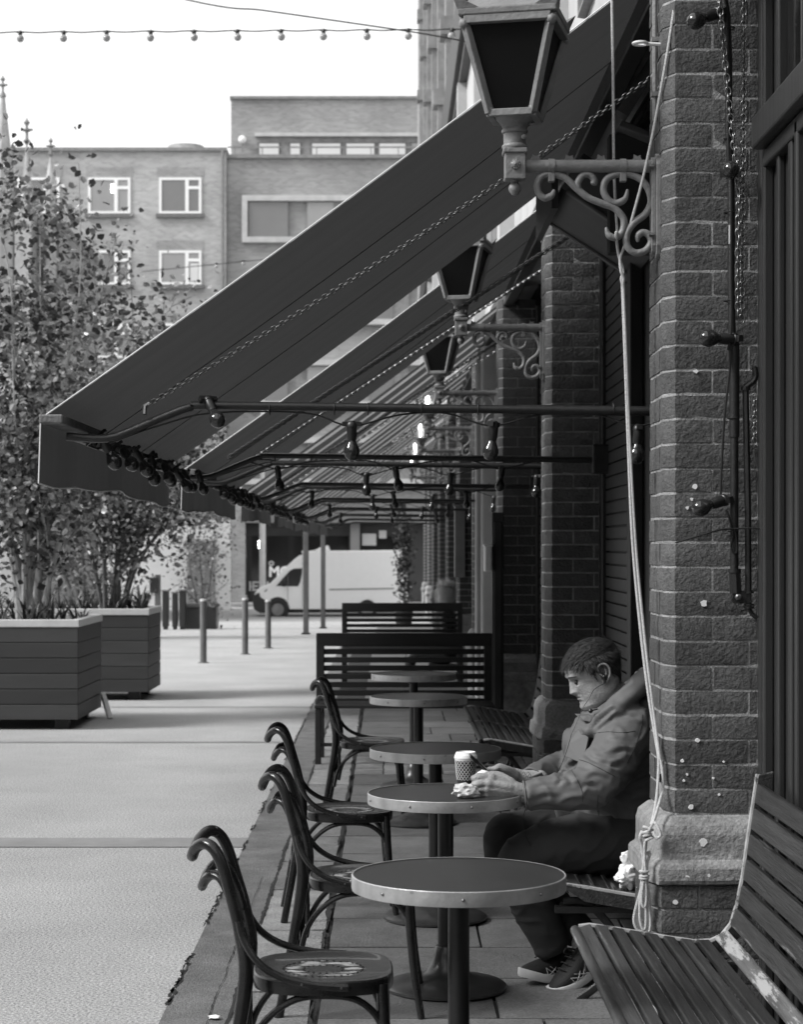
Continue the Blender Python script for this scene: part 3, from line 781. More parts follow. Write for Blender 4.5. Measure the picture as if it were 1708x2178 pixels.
        for i in range(24):
            yy = y0 + .2 + i * .16
            MB().bar((-1.10, yy, 1.96), (-1.06 + random.uniform(-.03, .03), yy + random.uniform(-.05, .05), 1.99 + random.uniform(-.02, .02)), .012, .012).build('cable_tie', 'cable', ft, world=True)
    return t
for k in range(7): awning(k)
for px, py, d in ((650.5, 1346, 36.8), (687, 1322, 42.8)):
    b = P(px, py, d)
    pt = thing('awning_post', 'slim grey timber post propping an awning corner, %s' % ('nearer to the pavement benches' if d < 40 else 'close in front of the white van'), 'post', (b.x, d, gz(d)), 0, 'posts under the far awnings')
    MB().box(b.x - .05, b.x + .05, d - .05, d + .05, gz(d), 1.98).build('shaft', 'lath', pt, world=True, bevel=.01)
    MB().box(b.x - .08, b.x + .08, d - .08, d + .08, gz(d), gz(d) + .03).build('foot_plate', 'iron_black', pt, world=True)

# ================================================================== WALL LANTERNS
def Z2(zx, zy, d=6.55):                         # enlarged-view pixels of the bracket -> world
    return P((1200 + zx / 1.314) / 1.4637, zy / 1.314 / 1.4637, d)
LO = Vector((.418, 6.55, 2.84))
def lantern():
    t = thing('wall_lantern', '', 'lantern', LO)
    L = lambda v: Vector(v) - LO
    # scroll bracket
    def scroll(pts, r, taper=True):
        pp = spline([L(Z2(x, y)) for x, y in pts], 6); n = len(pp)
        rs = [r * (min(1, .35 + i / (n * .10)) if taper else 1) * min(1, .35 + (n - 1 - i) / (n * .10)) for i in range(n)]
        return pp, rs
    c1 = [(692, 776), (680, 800), (652, 810), (628, 790), (622, 755), (640, 722), (680, 712), (735, 727), (780, 768), (830, 808), (890, 833), (940, 853), (975, 895), (972, 945), (945, 972), (915, 962), (904, 930)]
    c2 = [(792, 785), (788, 750), (808, 718), (838, 716), (855, 738), (850, 758)]
    c3 = [(992, 775), (980, 815), (940, 832), (905, 808), (893, 768), (912, 728), (965, 711), (1030, 724), (1072, 765), (1088, 825), (1065, 875), (1018, 912), (990, 955), (990, 1005), (1022, 1034), (1065, 1025), (1088, 990), (1075, 958), (1050, 952), (1034, 968), (1034, 990)]
    mb = MB()
    for c in (c1, c2, c3):
        pp, rs = scroll(c, .0118); mb.tube(pp, rs, 10)
    mb.build('scroll_bracket', 'lamp_paint', t)
    # arm tube and collars
    az = Z2(800, 680).z - LO.z
    arm = MB().tube([(0.02, 0, az), (.455, 0, az)], .0215, 14).build('arm', 'lamp_paint', t)
    for zx in (680, 973):
        x = Z2(zx, 0).x - LO.x
        MB().tube([(x - .010, 0, az), (x + .010, 0, az)], .0250, 14).build('collar', 'lamp_paint', arm)
        MB().box(x - .011, x + .011, -.013, .013, az - .052, az - .02).build('collar_strap', 'lamp_paint', arm, bevel=.003)
    for zx in (615, 752, 882, 1030):
        x = Z2(zx, 0).x - LO.x
        MB().prism([(x - .016, -.003, az + .018), (x + .018, -.003, az + .018), (x + .012, -.003, az + .030), (x + .012, -.003, az + .037), (x + .002, -.003, az + .032), (x - .010, -.003, az + .039), (x - .012, -.003, az + .028)], (0, .006, 0)).build('leaf_crest', 'lamp_paint', arm)
    # wall plate
    x0 = .452; z0, z1 = Z2(0, 1062).z - LO.z, Z2(0, 628).z - LO.z
    for (xa, xb, hy, za, zb) in ((x0 + .010, x0 + .025, .042, z0, z1), (x0 - .004, x0 + .010, .028, z0 + .015, z1 - .012)):
        pts = [(xa, -hy, za + hy), (xa, -hy * .7, za + hy * .3), (xa, 0, za), (xa, hy * .7, za + hy * .3), (xa, hy, za + hy), (xa, hy, zb - hy), (xa, hy * .7, zb - hy * .3), (xa, 0, zb), (xa, -hy * .7, zb - hy * .3), (xa, -hy, zb - hy)]
        pl = MB().prism(pts, (xb - xa, 0, 0)).build('wall_plate', 'lamp_paint', t, bevel=.002)
    for zy in (690, 968):
        z = Z2(0, zy).z - LO.z; MB().lathe([(.008, -.008), (.008, .006), (.004, .008)], (x0 - .006, -.032, z), 6, frame_to((-1, 0, 0))).build('bolt', 'chain_metal', pl)
    # block, rosette, finial
    MB().box(-.034, .034, -.034, .034, az - .047, az + .040).build('block', 'lamp_paint', t, bevel=.003)
    MB().box(-.040, .040, -.040, .040, az + .038, az + .055).build('block_cap', 'lamp_paint', t, bevel=.004)
    ro = MB().lathe([(.006, .010), (.014, .006), (.017, 0)], (0, -.035, az), 12, frame_to((0, -1, 0)))
    for q in range(10):
        a = 2 * math.pi * q / 10; ro.ball((.0125 * math.cos(a), -.038, az + .0125 * math.sin(a)), .0048, 6, 4)
    ro.ball((0, -.042, az), .006, 8, 5); ro.build('rosette', 'lamp_paint', t)
    MB().lathe([(1e-6, -.042), (.010, -.040), (.019, -.028), (.021, -.019), (.018, -.008), (.012, 0), (.014, .004), (.016, .010)], (0, 0, az - .055), 14).build('finial', 'lamp_paint', t)
    # neck and cup
    zb = az + .055
    MB().lathe([(.040, 0), (.043, .006), (.042, .012), (.037, .017), (.0375, .050), (.043, .054), (.044, .060), (.041, .066), (.040, .068), (.047, .082), (.060, .096), (.074, .104), (.076, .112)], (0, 0, zb), 20).build('cup', 'lamp_paint', t)
    MB().lathe([(.008, 0), (.008, .010), (.004, .012)], (.026, -.036, zb + .034), 10, frame_to((.4, -1, 0))).build('screw', 'lamp_paint', t)
    # lantern body, turned a little
    zl, zh = zb + .108, zb + .398; a, b = .071, .142
    Rz = Matrix.Rotation(R(-13), 4, 'Z')
    def cn(s, z): return [Rz @ Vector((i * s, j * s, z)) for i, j in ((-1, -1), (1, -1), (1, 1), (-1, 1))]
    lo, hi = cn(a, zl), cn(b, zh)
    fr = MB()
    for i in range(4):
        fr.bar(lo[i], hi[i], .024, .024, up=(lo[i].x, lo[i].y, 0))
        fr.bar(lo[i], lo[(i + 1) % 4], .024, .024); fr.bar(hi[i], hi[(i + 1) % 4], .03, .028)
        fr.ball(lo[i] + Vector((0, 0, .01)), .016, 8, 5); fr.ball(hi[i] + Vector((0, 0, -.012)), .019, 8, 5)
    fo = fr.build('frame', 'lamp_paint', t, bevel=.003)
    for i in range(4):
        j = (i + 1) % 4; s = .95
        vs = [Vector((v.x * s, v.y * s, v.z)) for v in (lo[i], lo[j], hi[j], hi[i])]
        nv = (vs[1] - vs[0]).cross(vs[3] - vs[0]).normalized() * -.003
        MB().add(vs + [v + nv for v in vs], [(0, 1, 2, 3), (7, 6, 5, 4), (0, 4, 5, 1), (1, 5, 6, 2), (2, 6, 7, 3), (3, 7, 4, 0)]).build('pane', 'lamp_glass', t)
    e1, e2, e3 = cn(b + .018, zh + .012), cn(b + .020, zh + .034), cn(.085, zh + .115)
    rf = MB().add(e1 + e2 + e3, [(3, 2, 1, 0)] + [(i, (i + 1) % 4, 4 + (i + 1) % 4, 4 + i) for i in range(4)] + [(4 + i, 4 + (i + 1) % 4, 8 + (i + 1) % 4, 8 + i) for i in range(4)] + [(8, 9, 10, 11)])
    ro_ = rf.build('roof', 'lamp_paint', t, bevel=.004)
    for i in range(4):      # upturned corner leaves on the rim
        p = e2[i]; m1 = p.lerp(e2[(i + 1) % 4], .22); m2 = p.lerp(e2[i - 1], .22)
        MB().add([p, m1, p + Vector((p.x * .1, p.y * .1, .045)), m2, p * .97, m1 * .985, m2 * .985], [(0, 1, 2), (0, 2, 3), (4, 2, 5), (4, 6, 2)]).build('corner_leaf', 'lamp_paint', ro_)
    MB().lathe([(.10, 0), (.115, .01), (.09, .05), (.05, .09), (.03, .10), (.045, .115), (.02, .14), (.012, .18), (.02, .195), (1e-6, .23)], (0, 0, zh + .105), 16).build('dome', 'slate_top', t)
    # bulb inside
    MB().lathe([(.012, 0), (.012, .08), (.02, .1), (.024, .13), (.016, .165), (1e-6, .175)], (0, 0, zl + .01), 10).build('lamp_bulb', 'bulb_pale', t)
    return t
lan0 = lantern()
LB = ['grey cast iron wall lantern on scroll bracket, on the brick pillar with the hanging rope', 'grey wall lantern with dark glass on the second brick pillar',
      'unlit dark glass wall lantern on the third pillar', 'lit wall lantern on the fourth pillar with bright bulb and tall finial', 'lit wall lantern next beyond the one with the tall finial', 'lit wall lantern third of the glowing ones along the wall', 'lit small wall lantern at the far end of the wall']
lan0['label'] = LB[0]; lan0['group'] = 'wall lanterns on the pillars'
me_clear = None
for k in range(1, 7):
    l = copy_tree(lan0, None, loc=LO + Vector((0, PITCH * k, 0)), label=LB[k])
    if k >= 3:
        for ch in l.children:
            b_ = ch.name.split('.')[0]
            if b_ == 'pane':
                ch.data = ch.data.copy(); ch.data.materials[0] = MATS['lamp_glass_clear']
            if b_ == 'lamp_bulb':
                ch.data = ch.data.copy(); ch.data.materials[0] = MATS['lamp_glow']
        for ch in [c for c in l.children if c.name.startswith('pane')]:
            ch.data.materials[0] = MATS['lamp_glass_lit'] if 'lamp_glass_lit' in MATS else MATS['lamp_glass_clear']

# ================================================================== THINGS FIXED TO THE NEAR PILLAR
FX = CX + CHX                                   # street face of the pillar
cd = thing('conduit', 'thin grey conduit pipe with clips above the lantern plate', 'pipe', (FX, 6.56, 2.98))
MB().tube([(FX - .012, 6.56, 2.98), (FX - .012, 6.56, 3.6)], .0085, 8).build('pipe', 'lamp_paint', cd, world=True)
for z in (3.06, 3.24, 3.42): MB().box(FX - .024, FX + .002, 6.545, 6.575, z, z + .014).build('clip', 'lamp_paint', cd, world=True)
eb = thing('eye_bolt', 'pale steel eye bolt sticking out of pillar above the lantern', 'eye bolt', (FX, 6.5, P(0, 92, 6.5).z))
zz = P(0, 93, 6.5).z
MB().tube([(FX + .01, 6.5, zz - .003), (FX - .05, 6.5, zz)], .0062, 8).build('shank', 'pole_pale', eb, world=True)
MB().tube([(FX - .068 + .022 * math.cos(a), 6.5 + .020 * math.sin(a), zz + .001) for a in [2 * math.pi * i / 16 for i in range(16)]], .0058, 7, closed=True).build('ring', 'pole_pale', eb, world=True)
# ropes
def rope_pts(l): return [P(*p) for p in l]
rp = thing('rope', 'pale cotton rope tied to lantern bracket and hanging in knotted loops by the pillar', 'rope', P(1385, 1985, 6.4))
RR = .0047
def rope(l, r=RR, n=6, nm='strand'): MB().tube(spline(rope_pts(l), n), r, 8).build(nm, 'rope', rp, world=True)
rope([(1301, -60, 6.66), (1303, 60, 6.66), (1305, 200, 6.66), (1306, 330, 6.66), (1309, 420, 6.66), (1314, 500, 6.64), (1311, 495, 6.53), (1316, 540, 6.60), (1326, 575, 6.61), (1322, 592, 6.60), (1326, 610, 6.60)])
rope([(1446, -60, 6.40), (1424, 90, 6.42), (1405, 200, 6.46), (1388, 290, 6.5), (1368, 380, 6.52), (1348, 455, 6.54), (1330, 520, 6.57), (1320, 548, 6.60), (1321, 575, 6.59), (1327, 592, 6.595), (1324, 606, 6.60)])
rope([(1326, 600, 6.60), (1332, 750, 6.6), (1340, 940, 6.59), (1352, 1150, 6.57), (1368, 1320, 6.54), (1385, 1470, 6.5), (1404, 1612, 6.44)])
rope([(1324, 600, 6.605), (1330, 760, 6.6), (1337, 950, 6.59), (1346, 1150, 6.57), (1361, 1320, 6.545), (1379, 1470, 6.5), (1402, 1612, 6.445)])
rope([(1402, 1612, 6.44), (1401, 1650, 6.43), (1398, 1690, 6.41), (1392, 1730, 6.38), (1385, 1755, 6.35)])
rope([(1404, 1612, 6.44), (1410, 1640, 6.43), (1411, 1675, 6.43), (1405, 1700, 6.40), (1395, 1735, 6.37), (1389, 1752, 6.35)])
for q in range(5):                             # knot
    c = P(1378 + 3 * math.sin(q * 2), 1762 + q * 5.5, 6.345); aa = random.uniform(0, 3)
    ax = Vector((math.cos(aa) * .5, math.sin(aa) * .4, 1)).normalized(); u = ax.orthogonal().normalized(); v = ax.cross(u)
    MB().tube([c + u * .013 * math.cos(a) + v * .013 * math.sin(a) for a in [2 * math.pi * i / 12 for i in range(12)]], RR, 7, closed=True).build('knot_turn', 'rope', rp, world=True)
rope([(1382, 1765, 6.33), (1392, 1750, 6.32), (1402, 1762, 6.31), (1406, 1776, 6.31), (1398, 1782, 6.31), (1390, 1768, 6.32)], nm='bow')
rope([(1366, 1768, 6.35), (1362, 1780, 6.34), (1366, 1800, 6.35), (1370, 1850, 6.36), (1364, 1890, 6.37), (1352, 1935, 6.38), (1349, 1960, 6.38), (1357, 1978, 6.38), (1370, 1982, 6.38), (1382, 1980, 6.37), (1384, 1950, 6.37), (1380, 1900, 6.36), (1374, 1850, 6.35), (1372, 1800, 6.34), (1376, 1785, 6.34)], nm='loop')
rope([(1376, 1785, 6.35), (1372, 1820, 6.35), (1366, 1870, 6.36), (1362, 1920, 6.37), (1362, 1955, 6.37), (1368, 1976, 6.37), (1374, 1970, 6.37), (1375, 1930, 6.37), (1376, 1880, 6.36), (1377, 1840, 6.35), (1382, 1820, 6.35), (1381, 1812, 6.35), (1376, 1818, 6.35)], nm='loop')
rope([(1370, 1870, 6.35), (1366, 1905, 6.355), (1367, 1925, 6.355), (1373, 1928, 6.355), (1376, 1905, 6.355), (1374, 1870, 6.35)], nm='loop')
for py in (1853, 1863, 1868): 
    c = P(1371, py, 6.355)
    MB().tube([c + Vector((.014 * math.cos(a), .012 * math.sin(a), 0)) for a in [2 * math.pi * i / 12 for i in range(12)]], RR * .8, 6, closed=True).build('whipping', 'rope', rp, world=True)
cl_ = thing('rope_cleat', 'small iron cleat on pillar side where the rope is wound', 'cleat', P(1406, 1650, 6.5))
MB().tube([P(1409, 1618, 6.47), P(1409, 1690, 6.47)], .009, 8).build('bar', 'stone_mid', cl_, world=True)
MB().box(P(1400, 0, 6.5).x, FX + .004, 6.46, 6.50, P(0, 1662, 6.47).z, P(0, 1645, 6.47).z).build('foot', 'iron_black', cl_, world=True)
# folded awning arm standing against the pillar
FY = 6.33
fa = thing('folded_arm', 'black iron awning arm folded upright against the pillar front with hinge at its foot', 'awning arm', P(1560, 1290, FY))
u_ = MB().tube([P(1535, -40, FY), P(1547, 30, FY), P(1551, 120, FY), P(1551, 280, FY), P(1556, 380, FY), P(1557, 500, FY), P(1556, 590, FY)], .0115, 10); u_.build('upper_tube', 'iron_black', fa, world=True)
lt = MB().tube([P(1556, 590, FY), P(1560, 800, FY), P(1563, 895, FY), P(1563, 1000, FY), P(1563, 1215, FY)], [.0115, .0125, .0125, .0135, .0135], 10); lt.build('lower_tube', 'iron_black', fa, world=True)
MB().tube([P(1563, 730, FY), P(1563, 930, FY)], .0165, 10).build('sleeve', 'iron_black', fa, world=True)
MB().tube([P(1563.5, 1210, FY), P(1563.5, 1218, FY)], .021, 10).build('collar', 'iron_black', fa, world=True)
MB().tube([P(1564, 1217, FY), P(1566, 1262, FY)], .0185, 8).build('socket', 'iron_black', fa, world=True)
MB().prism([P(1558, 1275, FY - .012), P(1562, 1262, FY - .012), P(1575, 1257, FY - .012), P(1598, 1257, FY - .012), P(1598, 1282, FY - .012), P(1575, 1284, FY - .012), P(1563, 1284, FY - .012)], (0, .024, 0)).build('hinge_plate', 'iron_black', fa, world=True)
MB().lathe([(.011, 0), (.011, .006), (.006, .010)], P(1571, 1270, FY - .014), 6, frame_to((0, -1, 0))).build('hinge_bolt', 'chain_metal', fa, world=True)
rod = thing('hinge_rod', 'black iron hinge rod running up the window frame beside the folded arm', 'rod', P(1590, 1290, FY - .02))
MB().tube([P(1593, 1300, FY), P(1592, 1100, FY), P(1587, 830, FY)], .0105, 9).build('rod', 'iron_black', rod, world=True)
for py in (1258, 1284, 1290): MB().tube([P(1594, py, FY), P(1594, py + 4, FY)], .016, 10).build('collar', 'iron_black', rod, world=True)
MB().tube([P(1587, 822, FY), P(1587, 830, FY)], .015, 10).build('top_cap', 'iron_black', rod, world=True)
MB().tube(spline([P(1587, 824, FY), P(1594, 818, FY), P(1602, 812, FY), P(1608, 800, FY), P(1606, 780, FY)], 5), [.010] * 20 + [.006], 8).build('hook', 'iron_black', rod, world=True)
MB().tube(spline([P(1594, 1292, FY), P(1600, 1305, FY), P(1612, 1315, FY)], 5), .007, 8).build('foot_hook', 'iron_black', rod, world=True)
MB().box(P(1540, 0, FY).x, P(1556, 0, FY).x, FY - .002, FY + .0, P(0, 1, FY).z, P(0, 0, FY).z).build('clip', 'iron_black', rod, world=True)
st = MB().box(P(1549.5, 0, FY).x, P(1554.5, 0, FY).x, FY - .014, FY - .012, P(0, 520, FY).z, P(0, 480, FY).z).build('paper_sticker', 'white_paint', fa, world=True)
fb = thing('festoon_lights', 'black bulbs and cable tied along the folded arm on the near pillar', 'string lights', P(1545, 1180, FY), 0, 'festoon bulbs on the awning frames')
off = Vector(fb.location)
def pb(c, tip, s=1.0):
    """bulb whose glass centre sits at pixel c, pointing from the holder to the glass"""
    a = P(*c); d = (P(*tip) - a).normalized(); bulb(fb, a - d * (.048 * s), d, off, s)
pb((1481, 44, FY - .06), (1440, 58, FY - .10)); pb((1555, 361, FY - .075), (1556, 340, FY - .30))
pb((1507, 719, FY - .05), (1460, 717, FY - .08)); pb((1492, 1080, FY - .05), (1450, 1094, FY - .09))
for l in ([(1545, 20, FY - .02), (1549, 80, FY - .02), (1549, 200, FY - .02), (1551, 330, FY - .02), (1556, 380, FY - .02), (1556, 560, FY - .02), (1556, 700, FY - .03), (1549, 745, FY - .03)],
          [(1551, 722, FY - .03), (1555, 760, FY - .03), (1548, 830, FY - .04), (1541, 900, FY - .04), (1536, 990, FY - .04), (1534, 1052, FY - .04)],
          [(1545, 1085, FY - .03), (1553, 1105, FY - .03), (1560, 1135, FY - .02), (1556, 1160, FY - .02), (1560, 1175, FY - .02), (1568, 1172, FY - .02), (1566, 1140, FY - .02), (1562, 1128, FY - .02)]):
    MB().tube(spline(rope_pts(l), 6), .0038, 6).build('cable', 'cable', fb, world=True)
MB().tube(spline(rope_pts([(1436, 1155, FY - .03), (1480, 1142, FY - .03), (1530, 1128, FY - .03), (1560, 1125, FY - .03), (1600, 1124, FY - .03), (1643, 1125, FY - .03)]), 5), [.0015] + [.0030] * 23 + [.002] * 2, 5, flat=.5).build('cable_tie', 'cable', fb, world=True)
for py in (60, 295, 452, 640, 890, 1130, 1140):
    c = P(1560 if py > 700 else 1552, py, FY); MB().tube([c + Vector((.017 * math.cos(a), .017 * math.sin(a), 0)) for a in [2 * math.pi * i / 12 for i in range(12)]], .0022, 4, closed=True).build('cable_tie', 'cable', fb, world=True)
# hanging chains
ch1 = thing('hanging_chain', 'slack steel chain swinging down beside the folded arm bulbs', 'chain', P(1560, 700, FY - .03), 0, 'chains hanging on the near pillar')
chain(ch1, rope_pts([(1526, -60, FY - .04), (1531, 0, FY - .045), (1538, 80, FY - .045), (1547, 170, FY - .045), (1556, 260, FY - .045), (1567, 350, FY - .04), (1573, 420, FY - .03), (1571, 520, FY - .025), (1571, 690, FY - .025)]), CL2, .0212, Vector(ch1.location))
ch2 = thing('hanging_chain', 'straight steel chain hanging close to the window frame', 'chain', P(1583, 690, FY - .02), 0, 'chains hanging on the near pillar')
chain(ch2, rope_pts([(1583, -60, FY - .005), (1583, 200, FY - .005), (1581, 400, FY - .005), (1580, 520, FY - .005), (1579, 700, FY - .005)]), CL2, .0212, Vector(ch2.location))
ch3 = thing('hanging_chain', 'short fine chain with pin hanging from the hinge rod hook', 'chain', P(1606, 1000, FY - .02), 0, 'chains hanging on the near pillar')
chain(ch3, rope_pts([(1606, 845, FY - .02), (1606, 960, FY - .02)]), CL, .0175, Vector(ch3.location))
MB().tube([P(1606, 955, FY - .02), P(1606, 1002, FY - .02)], [.004, .0015], 6).build('pin', 'chain_metal', ch3, world=True)

# ================================================================== OVERHEAD STRINGS
def overhead(name, pts, bulbs, label, r=.008, bs=1.9):
    t = thing(name, label, 'string lights', pts[0]); off = Vector(t.location)
    MB().tube(spline(pts, 6), r, 5).build('cable', 'cable', t, world=True)
    me = MB().ball((0, 0, -.078), .044, 14, 10).mesh('bulb', 80); me.materials.append(MATS['bulb_pale'])
    mh = MB().lathe([(.018, -.045), (.024, -.03), (.024, 0), (.016, .012)], n=10); mh.box(-.04, .04, -.012, .012, -.012, .006); mh = mh.mesh('bulb_cap'); mh.materials.append(MATS['holder'])
    for b in bulbs:
        o = link('bulb', me, None, t, loc=b - off, rot=(random.uniform(-.05, .05), random.uniform(-.1, .1), 0)); link('bulb_cap', mh, None, o)
    return t
D1 = 23.0
bx = [-50, 42, 135, 226, 320, 412, 504, 597, 688, 780, 868, 962]
yy_ = lambda px: 68 - (px / 960) * 6
overhead('overhead_lights', [P(x, yy_(x) + (2.0 if i % 2 else 0), D1) for i, x in enumerate(range(-700, 1010, 46))], [P(x, yy_(x), D1) for x in bx], 'string of clear round bulbs across the street high in the sky')
tw = thing('telephone_cable', 'bare twisted cable sagging from high left down to the market wall', 'cable', P(990, 85, 22.5))
MB().tube(spline([P(-200, -150, 22.8), P(390, -2, 22.6), P(560, 22, 22.5), P(700, 42, 22.5), P(890, 70, 22.5), P(990, 88, 22.5)], 8), .009, 5).build('cable', 'cable', tw, world=True)
D2 = 48.0
overhead('overhead_lights', [P(x, 568 - (x - 400) * .10, D2) for x in range(300, 960, 40)], [P(x, 566 - (x - 400) * .10, D2) for x in (345, 460, 517, 573, 640, 700)], 'lower string of bulbs in front of the brick buildings', .010)
# ================================================================== TABLES
PAVZ = .024
def table(h):
    t = thing('bistro_table', '', 'table', (0, 0, 0))
    n = 48
    top = MB().lathe([(1e-6, h), (.2715, h), (.2718, h - .003)], n=n); top.lathe([(.2718, h - .006), (.262, h - .032), (1e-6, h - .032)], n=n)
    to = top.build('tabletop', 'table_top', t)
    rim = MB().lathe([(.2685, h - .036), (.2745, h - .036), (.2755, h - .033), (.2755, h + .0005), (.2738, h + .0025), (.2705, h + .0020)], n=n, caps=False)
    ro = rim.build('metal_rim', 'table_rim', to)
    for q in range(8):
        a = 2 * math.pi * (q + .5) / 8 - math.pi / 2 - .39
        MB().ball((.2762 * math.cos(a), .2762 * math.sin(a), h - .017), .0042, 8, 5).build('rivet', 'chain_metal', ro)
    MB().lathe([(.0275, .10), (.0275, h - .033)], n=20).build('column', 'table_leg', t)
    MB().lathe([(.19, h - .038), (.06, h - .05), (.03, h - .06)][::-1], n=20).build('under_plate', 'table_leg', t)
    MB().lathe([(.208, 0), (.216, .006), (.216, .014), (.205, .022), (.15, .034), (.10, .046), (.07, .064), (.052, .09), (.042, .125), (.036, .15), (.030, .155)], n=36).build('base', 'table_base', t)
    return t
TB = [(976, 5.10, .737, 'round bistro table with nothing on it, between the foremost chair and the slatted bench'),
      (948, 7.0, .712, 'round bistro table with a coffee cup, at which the man sits'),
      (926, 8.32, .735, 'round bistro table next behind the one with the coffee cup'),
      (890, 11.2, .736, 'round bistro table before the slatted bench, paired with the single far chair'),
      (880, 12.9, .757, 'round bistro table closest to the cross bench')]
TABX = {}
tm = {}
for i, (px, d, h, lb) in enumerate(TB):
    x = (px - VPX) * d / FPX; hh = h - PAVZ
    t = table(hh); t.location = (x, d, PAVZ); t.rotation_euler = (0, 0, R(17 * i))
    t['label'] = lb; t['group'] = 'round bistro tables'; TABX[i] = x

# ================================================================== BENTWOOD CHAIRS
def worn_seat_mat():
    m = bpy.data.materials.new('chair_seat'); m.use_nodes = True
    n, l = m.node_tree.nodes, m.node_tree.links; b = n['Principled BSDF']
    b.inputs['Roughness'].default_value = .26; b.inputs['Coat Weight'].default_value = .3
    tc = n.new('ShaderNodeTexCoord'); mp = n.new('ShaderNodeMapping'); mp.inputs['Scale'].default_value = (1 / .13, 1 / .13, 0); l.new(tc.outputs['Object'], mp.inputs[0])
    ln = n.new('ShaderNodeVectorMath'); ln.operation = 'LENGTH'; l.new(mp.outputs[0], ln.inputs[0])
    nz = n.new('ShaderNodeTexNoise'); nz.inputs['Scale'].default_value = 22; nz.inputs['Detail'].default_value = 8; nz.inputs['Roughness'].default_value = .7
    oi = n.new('ShaderNodeObjectInfo'); ad = n.new('ShaderNodeVectorMath'); l.new(tc.outputs['Object'], ad.inputs[0]); l.new(oi.outputs['Random'], ad.inputs[1])
    mp2 = n.new('ShaderNodeMapping'); mp2.inputs['Scale'].default_value = (.6, 2, 1); l.new(ad.outputs[0], mp2.inputs[0]); l.new(mp2.outputs[0], nz.inputs['Vector'])
    # ring of wear: 1-|len-0.75|*k + noise
    s1 = n.new('ShaderNodeMath'); s1.operation = 'SUBTRACT'; l.new(ln.outputs['Value'], s1.inputs[0]); s1.inputs[1].default_value = .62
    ab = n.new('ShaderNodeMath'); ab.operation = 'ABSOLUTE'; l.new(s1.outputs[0], ab.inputs[0])
    ma = n.new('ShaderNodeMath'); ma.operation = 'MULTIPLY_ADD'; l.new(ab.outputs[0], ma.inputs[0]); ma.inputs[1].default_value = -.55; ma.inputs[2].default_value = .13
    ad2 = n.new('ShaderNodeMath'); l.new(ma.outputs[0], ad2.inputs[0]); l.new(nz.outputs['Fac'], ad2.inputs[1])
    mr = n.new('ShaderNodeMapRange'); mr.inputs['From Min'].default_value = .56; mr.inputs['From Max'].default_value = .64; mr.inputs['To Min'].default_value = .042; mr.inputs['To Max'].default_value = .52
    l.new(ad2.outputs[0], mr.inputs[0])
    # punched dots in two rings
    l.new(mr.outputs[0], b.inputs['Base Color']); MATS['chair_seat'] = m
worn_seat_mat()
